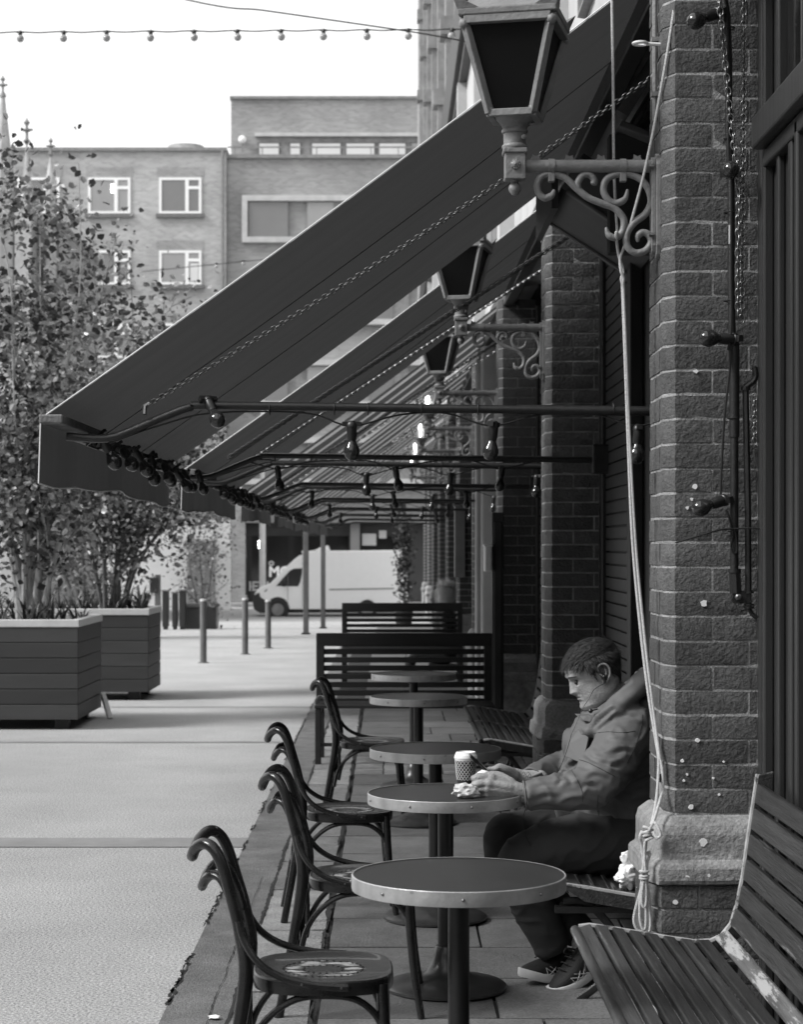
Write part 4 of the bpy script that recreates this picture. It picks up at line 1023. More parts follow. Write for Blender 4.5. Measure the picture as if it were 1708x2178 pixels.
def chair():
    t = thing('bentwood_chair', '', 'chair')
    SZ = .45
    # seat outline
    out = []
    N = 40
    for i in range(N):
        a = 2 * math.pi * i / N; c, s = math.cos(a), math.sin(a); e = .62
        x = .184 * math.copysign(abs(c) ** e, c); wy = .198 if x > 0 else .198 + .10 * x
        out.append((x, wy * math.copysign(abs(s) ** e, s)))
    def ringz(f, z): return [(x * f, y * f, z) for x, y in out]
    rings = [ringz(.93, SZ - .040), ringz(.99, SZ - .037), ringz(1.0, SZ - .020), ringz(.995, SZ - .004), ringz(.975, SZ)]
    mb = MB(); vs = [v for r in rings for v in r]; fs = [tuple(range(N - 1, -1, -1))]
    for k in range(len(rings) - 1):
        for j in range(N): fs.append((k * N + j, k * N + (j + 1) % N, (k + 1) * N + (j + 1) % N, (k + 1) * N + j))
    mb.add(vs, fs, True); so = mb.build('seat_rim', 'chair_wood', t)
    r2 = [ringz(.975, SZ), ringz(.93, SZ + .0005), ringz(.86, SZ - .004), ringz(.6, SZ - .007), ringz(.3, SZ - .009)]
    vs = [v for r in r2 for v in r] + [(0, 0, SZ - .009)]; fs = []
    for k in range(4):
        for j in range(N): fs.append((k * N + j, k * N + (j + 1) % N, (k + 1) * N + (j + 1) % N, (k + 1) * N + j))
    for j in range(N): fs.append((4 * N + j, 4 * N + (j + 1) % N, 5 * N))
    MB().add(vs, fs, True).build('seat', 'chair_seat', t, ang=80)
    # punched holes in the seat: two rings of small dark studs
    hm = MB()
    for rr_, nn in ((.052, 18), (.105, 34)):
        for q in range(nn):
            a = 2 * math.pi * q / nn; hm.lathe([(.0032, 0), (.0032, .0014)], (rr_ * math.cos(a), rr_ * .95 * math.sin(a), SZ - .0092 + (.0022 if rr_ > .1 else 0)), 6)
    hm.build('seat_perforation', 'table_leg', t, kind='stuff')
    # outer hoop with rear legs
    half = [(-.275, .185, 0), (-.235, .172, .22), (-.198, .165, .45), (-.212, .160, .57), (-.238, .153, .67), (-.260, .146, .742), (-.282, .134, .780), (-.307, .112, .790), (-.330, .076, .774), (-.341, .038, .750), (-.344, 0, .742)]
    full = half + [(x, -y, z) for x, y, z in half[-2::-1]]
    pp = spline(full, 6); n = len(pp)
    rs = [.0138 + .0042 * math.exp(-((p.z - .45) / .16) ** 2) + .0015 for p in pp]
    MB().tube(pp, rs, 10).build('back_hoop', 'chair_wood', t)
    h2 = [(-.214, .150, .575), (-.232, .138, .635), (-.252, .122, .682), (-.270, .106, .704), (-.292, .086, .704), (-.310, .052, .682), (-.317, .022, .666), (-.318, 0, .662)]
    MB().tube(spline(h2 + [(x, -y, z) for x, y, z in h2[-2::-1]], 6), .0130, 9).build('inner_hoop', 'chair_wood', t)
    for s in (1, -1):
        b = [(-.216, .172, .60), (-.203, .182, .555), (-.170, .196, .505), (-.115, .207, .468), (-.04, .2115, .447), (.02, .2125, .440), (.06, .2120, .438)]
        br = MB().tube(spline([(x, y * s, z) for x, y, z in b], 5), [.0100] * 31, 9).build('hip_brace', 'chair_wood', t)
        MB().ball((.06, .212 * s, .438), .010, 8, 6).build('brace_end', 'chair_wood', br)
        for x, y, z in ((-.055, .2115, .449), (.045, .2125, .439)): MB().ball((x, (y + .0085) * s, z), .0035, 6, 4).build('screw', 'chain_metal', br)
        MB().tube(spline([(.150, .150 * s, .435), (.158, .156 * s, .30), (.172, .163 * s, .15), (.196, .178 * s, 0)], 6), [.0165 - .00025 * i for i in range(19)], 10).build('leg', 'chair_wood', t)
        ar = [(.163, .150, .215), (.160, .150, .275), (.140, .152, .345), (.09, .155, .392), (.02, .157, .406), (-.07, .157, .398), (-.14, .157, .352), (-.185, .160, .285), (-.205, .162, .20)]
        MB().tube(spline([(x, y * s, z) for x, y, z in ar], 5), .0095, 8).build('side_arch', 'chair_wood', t)
    for x0 in (.162, -.20):
        ar = [(x0, .145, .25), (x0, .138, .32), (x0, .105, .378), (x0, .05, .404), (x0, 0, .408)]
        MB().tube(spline(ar + [(x, -y, z) for x, y, z in ar[-2::-1]], 5), .0095, 8).build('cross_arch', 'chair_wood', t)
    return t
ch0 = chair()
CHS = [(-.170, 5.24, R(2), 'dark bentwood chair by the empty foremost bistro table'),
       (-.082, 6.74, R(-1), 'dark bentwood chair partly behind the empty table, drawn up to the coffee cup table'),
       (-.165, 8.42, R(3), 'dark bentwood chair by the table behind the coffee cup'),
       (-.090, 11.4, R(-3), 'dark bentwood chair standing alone before the cross bench')]
for i, (x, y, rz, lb) in enumerate(CHS):
    if i == 0:
        ch0.location = (x, y, PAVZ); ch0.rotation_euler = (0, 0, rz); c_ = ch0
    else: c_ = copy_tree(ch0, None, loc=(x, y, PAVZ), rotz=rz)
    c_['label'] = lb; c_['group'] = 'bentwood café chairs'

# ================================================================== CURVED SLAT BENCHES (along the wall)
PROF = [(0.0, .405), (.018, .420), (.05, .424), (.12, .414), (.21, .399), (.30, .384), (.37, .374), (.42, .376), (.455, .392), (.485, .43), (.503, .49), (.52, .572), (.538, .70), (.553, .80), (.566, .885)]
def prof_at(s):
    pts = [Vector((x, 0, z)) for x, z in PROF]; acc = 0
    for a, b in zip(pts, pts[1:]):
        L_ = (b - a).length
        if acc + L_ >= s: return a.lerp(b, (s - acc) / L_), (b - a).normalized()
        acc += L_
    return pts[-1], (pts[-1] - pts[-2]).normalized()
def slat_mesh(w, L_, th, seed):
    rr = random.Random(seed); r = .004
    sec = [(-w / 2 + r, -th / 2), (w / 2 - r, -th / 2), (w / 2, -th / 2 + r), (w / 2, th / 2 - r), (w / 2 - r, th / 2), (-w / 2 + r, th / 2), (-w / 2, th / 2 - r), (-w / 2, -th / 2 + r)]
    return MB().prism([(x, 0, z) for x, z in sec], (0, L_, 0)).mesh('slat')
def bench(loc, L_, label, group, detail=True):
    t = thing('slatted_bench', label, 'bench', loc, 0, group)
    cuts = [0.0, .066] + [.066 + .0525 * i for i in range(1, 8)]
    s_list = [(a + .0075, b - .0075) for a, b in zip([-.003] + cuts[1:], cuts[1:])]
    s0 = cuts[-1]
    for w in (.062, .070, .074, .078, .078, .080, .075): s_list.append((s0 + .0075, s0 + w - .0075)); s0 += w
    for i, (a, b) in enumerate(s_list):
        p, tn = prof_at((a + b) / 2); pa, _ = prof_at(a); pb_, _ = prof_at(b); w = (pb_ - pa).length
        tn = (pb_ - pa).normalized(); ang = math.atan2(tn.z, tn.x)
        me = slat_mesh(w, L_, .022, i); me.materials.append(MATS['bench_bare' if (i == 8 and detail) else ('bench_scuffed' if i in (0, 1) and detail else 'bench_wood')])
        nrm = Vector((-tn.z, 0, tn.x))
        link('slat', me, None, t, loc=(pa + pb_) / 2 - nrm * .011, rot=(0, -ang, 0))
    # rounded worn nosing of the front slat
    MB().tube([(.006, .0, .404), (.006, L_, .404)], .0155, 10).build('front_nosing', 'bench_scuffed' if detail else 'bench_wood', t)
    # end boards that follow the seat curve
    for y in (-.024, L_ + .002):
        top = [Vector((x, y, z - .012)) for x, z in PROF[1:]]; low = []
        for i, (x, z) in enumerate(PROF[1:]):
            if x < .46: low.append(Vector((x + (.015 if i == 0 else .0), y, z - (.020 if x < .06 else (.055 if x > .1 else .035)))))
            else: low.append(Vector((x + .045, y, z - .03 if x < .49 else z)))
        fs = [(i, i + 1, len(top) + i + 1, len(top) + i) for i in range(len(top) - 1)]; n = len(top)
        vs = top + low; vs2 = [v + Vector((0, .022, 0)) for v in vs]
        F = [tuple(reversed(f)) for f in fs] + [tuple(i + 2 * n for i in f) for f in fs]
        ring = list(range(n)) + list(range(2 * n - 1, n - 1, -1))
        F += [(a, b, b + 2 * n, a + 2 * n) for a, b in zip(ring, ring[1:] + ring[:1])]
        eo = MB().add(vs + vs2, F).build('end_board', 'bench_wood', t)
        MB().tube([Vector((x, y + .011, z - .008)) for x, z in PROF[1:]], .0085, 7).build('worn_edge', 'bench_edge', eo)
    # iron legs
    for y in (.03, L_ - .16):
        lg = MB().tube(spline([(.05, y, .352), (.14, y, .34), (.24, y, .22), (.24, y, .13), (.16, y, .055), (.10, y, .012)], 5), .014, 8, flat=.6)
        lg.tube(spline([(.16, y, .33), (.36, y, .30), (.46, y, .14), (.50, y, .012)], 5), .014, 8, flat=.6)
        lg.bar((.02, y, .325), (.47, y, .325), .04, .022)
        lo_ = lg.build('iron_leg', 'iron_black', t)
        MB().box(.045, .17, y - .03, y + .03, 0, .012).build('foot_plate', 'iron_black', lo_); MB().box(.46, .54, y - .03, y + .03, 0, .012).build('foot_plate', 'iron_black', lo_)
    MB().box(.05, .09, .16, L_ - .16, .30, .325).build('stretcher', 'iron_black', t)
    return t
GB = 'curved slatted wooden benches along the wall'
bench((.565, 3.4, .006), 6.06 - 3.4, 'worn varnished slat bench in front of the near brick pillar, seat boards scuffed bare', GB)
bench((.555, 6.82, .006), 2.15, 'slatted wooden bench on which the man in the jacket sits', GB)
bench((.545, 11.72, .030), 1.20, 'slatted bench past the second pillar, the part beside the two small tables', GB, False)
bench((.545, 12.96, .030), 1.20, 'slatted bench section butting against the dark cross bench', GB, False)

# ================================================================== STRAIGHT CROSS BENCHES
def cross_bench(loc, W_, label, top=.92):
    t = thing('cross_bench', label, 'bench', loc, 0, 'straight slatted benches set across the pavement')
    me = MB().box(-W_ / 2 + .04, W_ / 2 - .04, -.011, .011, -.020, .020).mesh('slat'); me.materials.append(MATS['bench_far'])
    y = .46
    for s in (-1, 1):
        MB().box(s * (W_ / 2 - .03) - .03, s * (W_ / 2 - .03) + .03, y - .02, y + .02, 0, top).build('stile', 'bench_far', t, bevel=.006)
        MB().box(s * (W_ / 2 - .03) - .022, s * (W_ / 2 - .03) + .022, -.02, .02, 0, .41).build('leg', 'bench_far', t, bevel=.006)
        MB().box(s * (W_ / 2 - .03) - .02, s * (W_ / 2 - .03) + .02, .02, y - .02, .375, .41).build('seat_rail', 'bench_far', t, bevel=.004)
    MB().box(-W_ / 2 + .0, W_ / 2 - .0, y - .021, y + .021, top - .085, top + .012).build('top_rail', 'bench_far', t, bevel=.008)
    for q in range(7): link('back_slat', me, None, t, loc=(0, y, top - .125 - q * .061), bevel=.003)
    ms = MB().box(-W_ / 2 + .005, W_ / 2 - .005, -.026, .026, -.011, .011).mesh('seat_slat'); ms.materials.append(MATS['bench_far'])
    for q in range(7): link('seat_slat', ms, None, t, loc=(0, .0 + q * .066, .424), bevel=.003)
    MB().box(-W_ / 2 + .05, W_ / 2 - .05, -.01, .01, .14, .165).build('stretcher', 'bench_far', t)
    return t
cross_bench((.12, 14.25, .012), 1.30, 'dark slatted bench set across the pavement behind the small bistro tables')
cross_bench(((856 - VPX) * 22.4 / FPX, 22.3, .012), 1.38, 'dark slatted cross bench near the white van, blond person behind it')

# ================================================================== PLANTERS
def planter(x1, y0, w, dep, h, label):
    x0 = x1 - w
    t = thing('planter_box', label, 'planter', ((x0 + x1) / 2, y0 + dep / 2, 0), 0, 'large timber planters')
    off = Vector(t.location); nb = 6; z0 = .085; cap = .065; bh = (h - cap - z0) / nb
    mf = MB().box(-w / 2, w / 2, -.015, .015, .0025, bh - .0025).mesh('plank'); mf.materials.append(MATS['planter'])
    msd = MB().box(-.015, .015, -dep / 2 + .016, dep / 2 - .016, .0025, bh - .0025).mesh('plank'); msd.materials.append(MATS['planter'])
    for q in range(nb):
        z = z0 + q * bh
        for yy in (-dep / 2 + .015, dep / 2 - .015): link('plank', mf, None, t, loc=(0, yy, z), bevel=.005)
        for xx in (-w / 2 + .015, w / 2 - .015): link('plank', msd, None, t, loc=(xx, 0, z), bevel=.005)
    c = MB()
    for (a, b, cc, d) in ((-w / 2 - .01, w / 2 + .01, -dep / 2 - .01, -dep / 2 + .07), (-w / 2 - .01, w / 2 + .01, dep / 2 - .07, dep / 2 + .01)): c.box(a, b, cc, d, h - cap, h)
    for s in (-1, 1): c.box(min(s * (w / 2 + .008), s * (w / 2 - .07)), max(s * (w / 2 + .008), s * (w / 2 - .07)), -dep / 2 + .071, dep / 2 - .071, h - cap, h - .002)
    c.build('cap', 'planter_cap', t, bevel=.006)
    MB().box(-w / 2 + .03, w / 2 - .03, -dep / 2 + .03, dep / 2 - .03, .12, h - .09).build('soil', 'soil', t)
    for sx in (-1, 1):
        for sy in (-1, 1): MB().box(sx * (w / 2 - .16) - .06, sx * (w / 2 - .16) + .06, sy * (dep / 2 - .16) - .06, sy * (dep / 2 - .16) + .06, 0, .11).build('foot', 'timber_black', t)
    return t
planter(-2.68, 17.2, 1.9, 1.4, .953, 'dark plank planter box with pale rim, holding the taller white stemmed tree')
planter(-2.47, 20.5, 1.9, 1.1, .945, 'dark plank planter box standing behind another, holding the smaller tree')
st_ = thing('timber_prop', 'short pale timber prop leaning on the planter corner', 'prop', (-2.60, 18.5, 0))
MB().bar((-2.555, 18.3, 0.0), (-2.645, 18.45, .22), .04, .04).build('plank', 'planter_cap', st_, world=True)

def strap_plants(cx, cy, w, dep, z, label, n, seed):
    rr = random.Random(seed); t = thing('strap_leaf_plants', label, 'plants', (cx, cy, z), 0)
    mb = MB()
    for _ in range(n):
        bx_, by_ = rr.uniform(-w / 2, w / 2), rr.uniform(-dep / 2, dep / 2)
        for k in range(rr.randint(7, 13)):
            a = rr.uniform(0, 6.28); ln = rr.uniform(.18, .42); lean = rr.uniform(.15, 1.0); wd = rr.uniform(.008, .018)
            pts = []; d = Vector((math.cos(a), math.sin(a), 0)); sd = Vector((-d.y, d.x, 0))
            for i in range(5):
                u = i / 4; p = Vector((bx_, by_, -.03)) + d * ln * lean * u * u + Vector((0, 0, ln * (u - .45 * lean * u * u * u)))
                pts.append((p, wd * (1 - u ** 2) + .001))
            vs = []; 
            for p, w_ in pts: vs += [p - sd * w_, p + sd * w_]
            mb.add(vs, [(2 * i, 2 * i + 1, 2 * i + 3, 2 * i + 2) for i in range(4)], True)
    mb.build('leaves', 'strap_leaf', t, kind='stuff')
strap_plants(-3.6, 17.9, 1.7, 1.2, .87, 'dark strap leaved plants filling the planter with the taller tree', 46, 1)
strap_plants(-3.4, 21.05, 1.7, .9, .87, 'dark strap leaved plants filling the planter with the smaller tree', 40, 2)

# ================================================================== TREES
def leafy(mb, c, n, spread, size, rr):
    for _ in range(n):
        p = c + Vector((rr.gauss(0, spread), rr.gauss(0, spread), rr.gauss(0, spread)))
        d = Vector((rr.uniform(-1, 1), rr.uniform(-1, 1), rr.uniform(-.9, .4))).normalized(); s = d.orthogonal().normalized()
        s = (Matrix.Rotation(rr.uniform(0, 6.28), 3, d) @ s); L_ = size * rr.uniform(.7, 1.35); w = L_ * rr.uniform(.55, .8)
        up = d.cross(s) * L_ * .12
        mb.add([p, p + d * L_ * .35 + s * w / 2 + up, p + d * L_ * .75 + s * w * .36 + up, p + d * L_, p + d * L_ * .75 - s * w * .36 + up, p + d * L_ * .35 - s * w / 2 + up], [(0, 1, 2, 3), (0, 3, 4, 5)], True)
def tree(base, stems, label, seed, leaf_n, size, spread=.14, mat='bark', leafmat='leaf', rmax=.045, low=.35):
    rr = random.Random(seed); t = thing('multi_stem_tree', label, 'tree', base, 0)
    tk = MB(); lf = MB(); lf2 = MB(); b0 = Vector(base)
    tips = []
    for (dx, dy, h) in stems:
        top = b0 + Vector((dx, dy, h)); mid = b0 + Vector((dx * .45 + rr.uniform(-.08, .08), dy * .45 + rr.uniform(-.08, .08), h * .45))
        s0 = b0 + Vector((dx * .06 + rr.uniform(-.05, .05), dy * .06 + rr.uniform(-.05, .05), -.15))
        pp = spline([s0, b0.lerp(mid, .45) + Vector((rr.uniform(-.05, .05), rr.uniform(-.05, .05), 0)), mid, mid.lerp(top, .5) + Vector((rr.uniform(-.1, .1), rr.uniform(-.1, .1), 0)), top], 6)
        n = len(pp); tk.tube(pp, [rmax * (.12 + .88 * (1 - i / (n - 1)) ** 1.8) for i in range(n)], 7)
        for q in range(rr.randint(9, 13)):
            u = rr.uniform(low, .98); i = int(u * (n - 1)); p = pp[i]; a = rr.uniform(0, 6.28); ln = rr.uniform(.25, .75) * (1.15 - .5 * u)
            e = p + Vector((math.cos(a) * ln * .75, math.sin(a) * ln * .75, ln * rr.uniform(.35, .9)))
            m_ = p.lerp(e, .5) + Vector((0, 0, -.04)); tk.tube([p, m_, e], [.013 * (1.2 - u), .009 * (1.2 - u) + .002, .003], 4)
            tips += [(e, .8), (m_, .6), (p.lerp(e, .75), .7)]
            for w in range(2):
                e2 = m_.lerp(e, rr.uniform(.2, .9)) + Vector((rr.uniform(-.25, .25), rr.uniform(-.25, .25), rr.uniform(-.05, .25))); tk.tube([m_.lerp(e, .3), e2], [.004, .002], 3); tips.append((e2, .8))
        tips.append((top, .6))
    per = max(1, leaf_n // len(tips))
    for e, w in tips:
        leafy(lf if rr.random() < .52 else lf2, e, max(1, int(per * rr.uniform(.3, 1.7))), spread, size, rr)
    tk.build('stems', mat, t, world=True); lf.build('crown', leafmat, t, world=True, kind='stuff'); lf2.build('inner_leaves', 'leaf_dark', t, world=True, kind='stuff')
    return t
tree((-3.22, 17.9, .86), [(-.75, .1, 3.4), (-.30, -.2, 4.0), (.05, .2, 3.9), (.45, -.1, 4.15), (.75, .1, 3.5), (-1.1, .0, 3.1), (.25, .35, 3.0), (-.1, -.35, 2.6), (.95, -.2, 2.7), (-.55, .3, 2.5)], 'taller airy tree with white stems growing from the front planter', 11, 8200, .068, .15, low=.18, rmax=.040)
tree((-2.95, 21.05, .86), [(-.6, .1, 2.9), (-.2, -.2, 3.5), (.2, .2, 3.65), (.6, -.1, 3.4), (1.0, .1, 2.9), (1.25, 0, 2.2), (.4, .3, 2.5), (-.9, 0, 2.6), (.75, .3, 1.9)], 'smaller airy tree with slender dark stems growing from the rear planter', 12, 7600, .064, .16, mat='bark_dark', rmax=.032, low=.22)
tree((-5.2, 34.5, .2), [(-.9, .1, 4.2), (-.2, -.2, 4.8), (.5, .2, 4.6), (1.2, -.1, 3.8), (1.7, 0, 2.9), (-1.6, 0, 3.4)], 'hazy tree in a pot behind the two planters', 13, 3600, .085, .28, mat='bark_dark', rmax=.05, low=.2)
tree((-3.95, 42.0, .2), [(-.4, .1, 2.2), (.1, -.1, 2.7), (.5, .1, 2.3)], 'small shrub like tree before the white wall', 14, 1500, .08, .25, mat='bark_dark', rmax=.03, low=.1)
for (x, y, s, lb) in ((-5.2, 34.5, .45, 'dark square pot holding the hazy tree'), (-3.95, 42.0, .35, 'dark square pot holding the shrub before the white wall')):
    t = thing('tree_pot', lb, 'pot', (x, y, gz(y)))
    MB().box(-s, s, -s, s, 0, .5 - gz(y) * .3).build('pot', 'timber_dark', t, bevel=.02); MB().box(-s - .02, s + .02, -s - .02, s + .02, .46, .52).build('rim', 'planter', t, bevel=.01)

# ================================================================== BOLLARDS, BINS
def bollard(px, py, ptop, lb):
    d = 1.574 * FPX / (py - VPY); x = (px - VPX) * d / FPX; h = (py - ptop) * d / FPX
    t = thing('bollard', lb, 'bollard', (x, d, gz(d)), 0, 'steel bollards across the street'); r = .046
    MB().lathe([(r, 0), (r, h - .03)], n=16).build('post', 'bollard', t)
    MB().lathe([(r + .001, h - .03), (r + .001, h - .004), (r * .8, h), (1e-6, h + .001)], n=16).build('cap', 'bollard_cap', t)
    MB().lathe([(r + .03, 0), (r + .03, .012), (r, .016)], n=16).build('base_ring', 'bollard', t)
bollard(432, 1410, 1274, 'steel bollard standing closest to the planters'); bollard(521, 1392, 1272, 'steel bollard second from the planters'); bollard(570, 1379, 1276, 'steel bollard third from the planters, before the van front wheel')
for i, (a, b, tp) in enumerate(((344, 357, 1258), (365, 376, 1262), (380, 394, 1257))):
    d = 41.0; x0, x1 = P(a, 0, d).x, P(b, 0, d).x
    t = thing('street_cabinet', 'slim dark street cabinet in a row before the shrub, %s' % ('by the notice stand', 'between two others', 'by the boarded gate')[i], 'cabinet', ((x0 + x1) / 2, d, gz(d)), 0, 'dark street cabinets')
    h = P(0, tp, d).z - gz(d)
    MB().box(x0, x1, d, d + .25, gz(d) + .05, gz(d) + h).build('body', 'timber_dark', t, world=True, bevel=.02)
    MB().box(x0 - .02, x1 + .02, d - .02, d + .27, gz(d) + h, gz(d) + h + .03).build('lid', 'bollard', t, world=True, bevel=.01)
    MB().box(x0 + .02, x1 - .02, d + .02, d + .23, gz(d), gz(d) + .06).build('base', 'iron_black', t, world=True)
d = 38.0
t = thing('notice_stand', 'grey pavement notice stand with small dark board', 'stand', P(331, 1322, d))
MB().box(P(328, 0, d).x, P(340, 0, d).x, d, d + .12, gz(d), P(0, 1222, d).z).build('post', 'bollard', t, world=True, bevel=.01)
MB().box(P(318, 0, d).x, P(336, 0, d).x, d - .03, d - .003, P(0, 1262, d).z, P(0, 1228, d).z).build('board', 'timber_dark', t, world=True, bevel=.01)

# potted climber beside the wall near the street end
xs, ys = (859 - VPX) * 50 / FPX, 50.0
t = thing('potted_climber', 'tall dark leafy climber in a pot by the far wall', 'plant', (xs, ys, gz(ys)))
MB().lathe([(.16, 0), (.2, .05), (.24, .42), (.26, .45), (.2, .46)], (xs, ys, gz(ys)), 16).build('pot', 'timber_dark', t, world=True)
MB().tube(spline([(xs, ys, gz(ys) + .4), (xs + .05, ys, 1.0), (xs - .03, ys, 2.0), (xs, ys, 2.7)], 5), .02, 6).build('stem', 'bark_dark', t, world=True)
lf_ = MB(); rr = random.Random(77)
for q in range(60):
    leafy(lf_, Vector((xs + rr.uniform(-.1, .1), ys + rr.uniform(-.15, .15), rr.uniform(.1, 2.75))), 16, .09, .09, rr)
lf_.build('foliage', 'leaf_dark', t, world=True, kind='stuff')
# ================================================================== BACKGROUND BUILDINGS
DB = 80.0; GB0 = -.78
def rect(a, b, c, d_, Y): p, q = P(a, c, Y), P(b, d_, Y); return p.x, q.x, q.z, p.z     # x0,x1,z0,z1
def casement(par, a, b, top, bot, Y, glass='win_glass'):
    x0, x1, z0, z1 = rect(a, b, top, bot, Y); f = .10
    w = MB()
    w.box(x0, x1, Y - .06, Y - .01, z0, z0 + f); w.box(x0, x1, Y - .06, Y - .01, z1 - f, z1)
    w.box(x0, x0 + f, Y - .059, Y - .011, z0 + f, z1 - f); w.box(x1 - f, x1, Y - .059, Y - .011, z0 + f, z1 - f)
    xm = x0 + (x1 - x0) * .66; w.box(xm - f * .7, xm + f * .7, Y - .059, Y - .011, z0 + f, z1 - f)
    zm = z0 + (z1 - z0) * .72; w.box(xm + f * .7, x1 - f, Y - .059, Y - .011, zm - f * .6, zm + f * .6)
    wo = w.build('window', 'win_frame', par, world=True)
    MB().box(x0 + f, xm - f * .7, Y - .03, Y - .018, z0 + f, z1 - f).build('pane', glass, wo, world=True)
    MB().box(xm + f * .7, x1 - f, Y - .03, Y - .018, z0 + f, zm - f * .6).build('pane', glass, wo, world=True)
    MB().box(xm + f * .7, x1 - f, Y - .03, Y - .018, zm + f * .6, z1 - f).build('pane', glass, wo, world=True)
    MB().box(x0 - .12, x1 + .12, Y - .16, Y - .001, z0 - .16, z0 - .003).build('sill', 'sill', wo, world=True)
    MB().box(x0 - .1, x1 + .1, Y - .012, Y - .001, z1 + .02, z1 + .42).build('lintel', 'brick_back2', wo, world=True)
    return wo
L = thing('brick_office_block', 'pale brick office block with white casement windows and flat roof', 'building', (-14, DB, GB0))
x0, x1 = P(-220, 0, DB).x, P(481, 0, DB).x; zt = P(0, 322, DB).z
MB().box(x0, x1, DB, DB + 14, GB0, zt).build('wall', 'brick_back', L, world=True)
MB().box(x0 - .1, x1 + .02, DB - .12, DB + 14, zt + .002, zt + .14).build('coping', 'lead', L, world=True)
for top, bot in ((378, 455), (533, 606), (688, 762), (843, 917), (998, 1070)):
    for a, b in ((-115, -25), (36, 126), (187, 277), (338, 428)):
        w_ = casement(L, a, b, top, bot, DB, 'win_glass' if (a + top) % 2 else 'win_glass2')
bl = rect(404, 421, 560, 598, DB); MB().box(bl[0], bl[1], DB - .04, DB - .031, bl[2], bl[3]).build('blind', 'blind', w_.parent, world=True)
lf_ = rect(236, 242, 393, 410, DB); MB().box(lf_[0], lf_[1], DB - .045, DB - .032, lf_[2], lf_[3]).build('lit_lamp', 'lamp_glow', L, world=True)
for a, b, t_ in ((300, 330, 312), (356, 392, 312)):
    r_ = rect(a, b, t_, 322, DB + 5); MB().box(r_[0], r_[1], DB + 4, DB + 5, zt, zt + .6).build('roof_vent', 'lead', L, world=True, bevel=.1)
c_ = P(395, 322, DB + 4); MB().lathe([(1.0, 0), (.98, .45), (.8, .75), (.75, .9)], (c_.x, DB + 4, zt + .1), 20).build('roof_cowl', 'stone_mid', L, world=True)
MB().tube([(x1 - .15, DB - .1, GB0), (x1 - .15, DB - .1, zt)], .06, 6).build('downpipe', 'lead', L, world=True)

Rb = thing('brick_shop_block', 'darker brick block with long framed windows and shops below', 'building', (-2, DB, GB0))
x0, x1 = P(482, 0, DB).x, P(1300, 0, DB).x; zp = P(0, 335, DB).z
MB().box(x0, x1, DB + .25, DB + 16, P(0, 1062, DB).z, zp).build('wall', 'brick_back2', Rb, world=True)
MB().box(x0 - .02, x1, DB + .1, DB + .6, zp + .002, zp + .15).build('coping', 'lead', Rb, world=True)
u0 = P(491, 0, DB + 3).x; zu = P(0, 211, DB + 3).z
MB().box(u0, x1, DB + 3, DB + 14, zp - .5, zu).build('upper_storey', 'brick_back2', Rb, world=True)
MB().box(u0 - .05, x1, DB + 2.9, DB + 14, zu + .002, zu + .12).build('upper_coping', 'lead', Rb, world=True)
r_ = rect(545, 960, 293, 336, DB + 3); ft = MB().box(r_[0], r_[1], DB + 2.9, DB + 2.995, r_[2], r_[3]).build('ribbon_band', 'stone_mid', Rb, world=True)
MB().box(r_[0] - .05, r_[1], DB + 2.7, DB + 2.995, r_[3] + .01, r_[3] + .15).build('ribbon_hood', 'stone_light', Rb, world=True)
for a, b, m_ in ((548, 597, 'blind'), (614, 642, 'blind'), (660, 728, 'blind'), (733, 800, 'blind'), (803, 866, 'blind'), (872, 930, 'win_glass')):
    q = rect(a, b, 304, 336, DB + 3); wo = MB().box(q[0], q[1], DB + 2.84, DB + 2.895, q[2], q[3]).build('window', 'sill', Rb, world=True)
    MB().box(q[0] + .08, q[1] - .08, DB + 2.81, DB + 2.835, q[2], q[3] - .06).build('pane', m_, wo, world=True)
rl = MB(); zr = P(0, 313, DB + .4).z
rl.box(x0, x1, DB + .38, DB + .42, zr - .03, zr + .03)
for i in range(12): xx = x0 + .3 + i * 1.1; rl.box(xx - .02, xx + .02, DB + .38, DB + .42, zp, zr)
rl.build('roof_rail', 'lead', Rb, world=True)
c_ = P(515, 297, DB + 2.8); MB().ball(c_, .17, 12, 8).build('globe_lamp', 'white_paint', Rb, world=True); MB().tube([c_, c_ + Vector((0, .1, -.5))], .03, 5).build('globe_stem', 'lead', Rb, world=True)
for (tp, bt) in ((415, 515), (590, 690), (765, 865), (930, 1030)):
    q = rect(514, 1100, tp, bt, DB); s = MB(); f = .22
    s.box(q[0], q[1], DB + .0, DB + .249, q[3] - f, q[3]); s.box(q[0], q[1], DB + .0, DB + .249, q[2], q[2] + f); s.box(q[0], q[0] + f, DB + .001, DB + .249, q[2] + f, q[3] - f)
    so_ = s.build('window_surround', 'stone_light', Rb, world=True)
    for i, (a, b) in enumerate(((527, 613), (651, 745), (783, 870), (915, 1000))):
        w = rect(a, b, tp + 12, bt - 8, DB); wo = MB().box(w[0], w[1], DB + .12, DB + .249, w[2], w[3]).build('window', 'lead', so_, world=True)
        xm = w[0] + (w[1] - w[0]) * (.98 if i == 0 else .62)
        MB().box(w[0] + .05, xm, DB + .10, DB + .118, w[2] + .05, w[3] - .05).build('pane', 'win_glass2' if i % 2 == 0 else 'win_glass', so_, world=True)
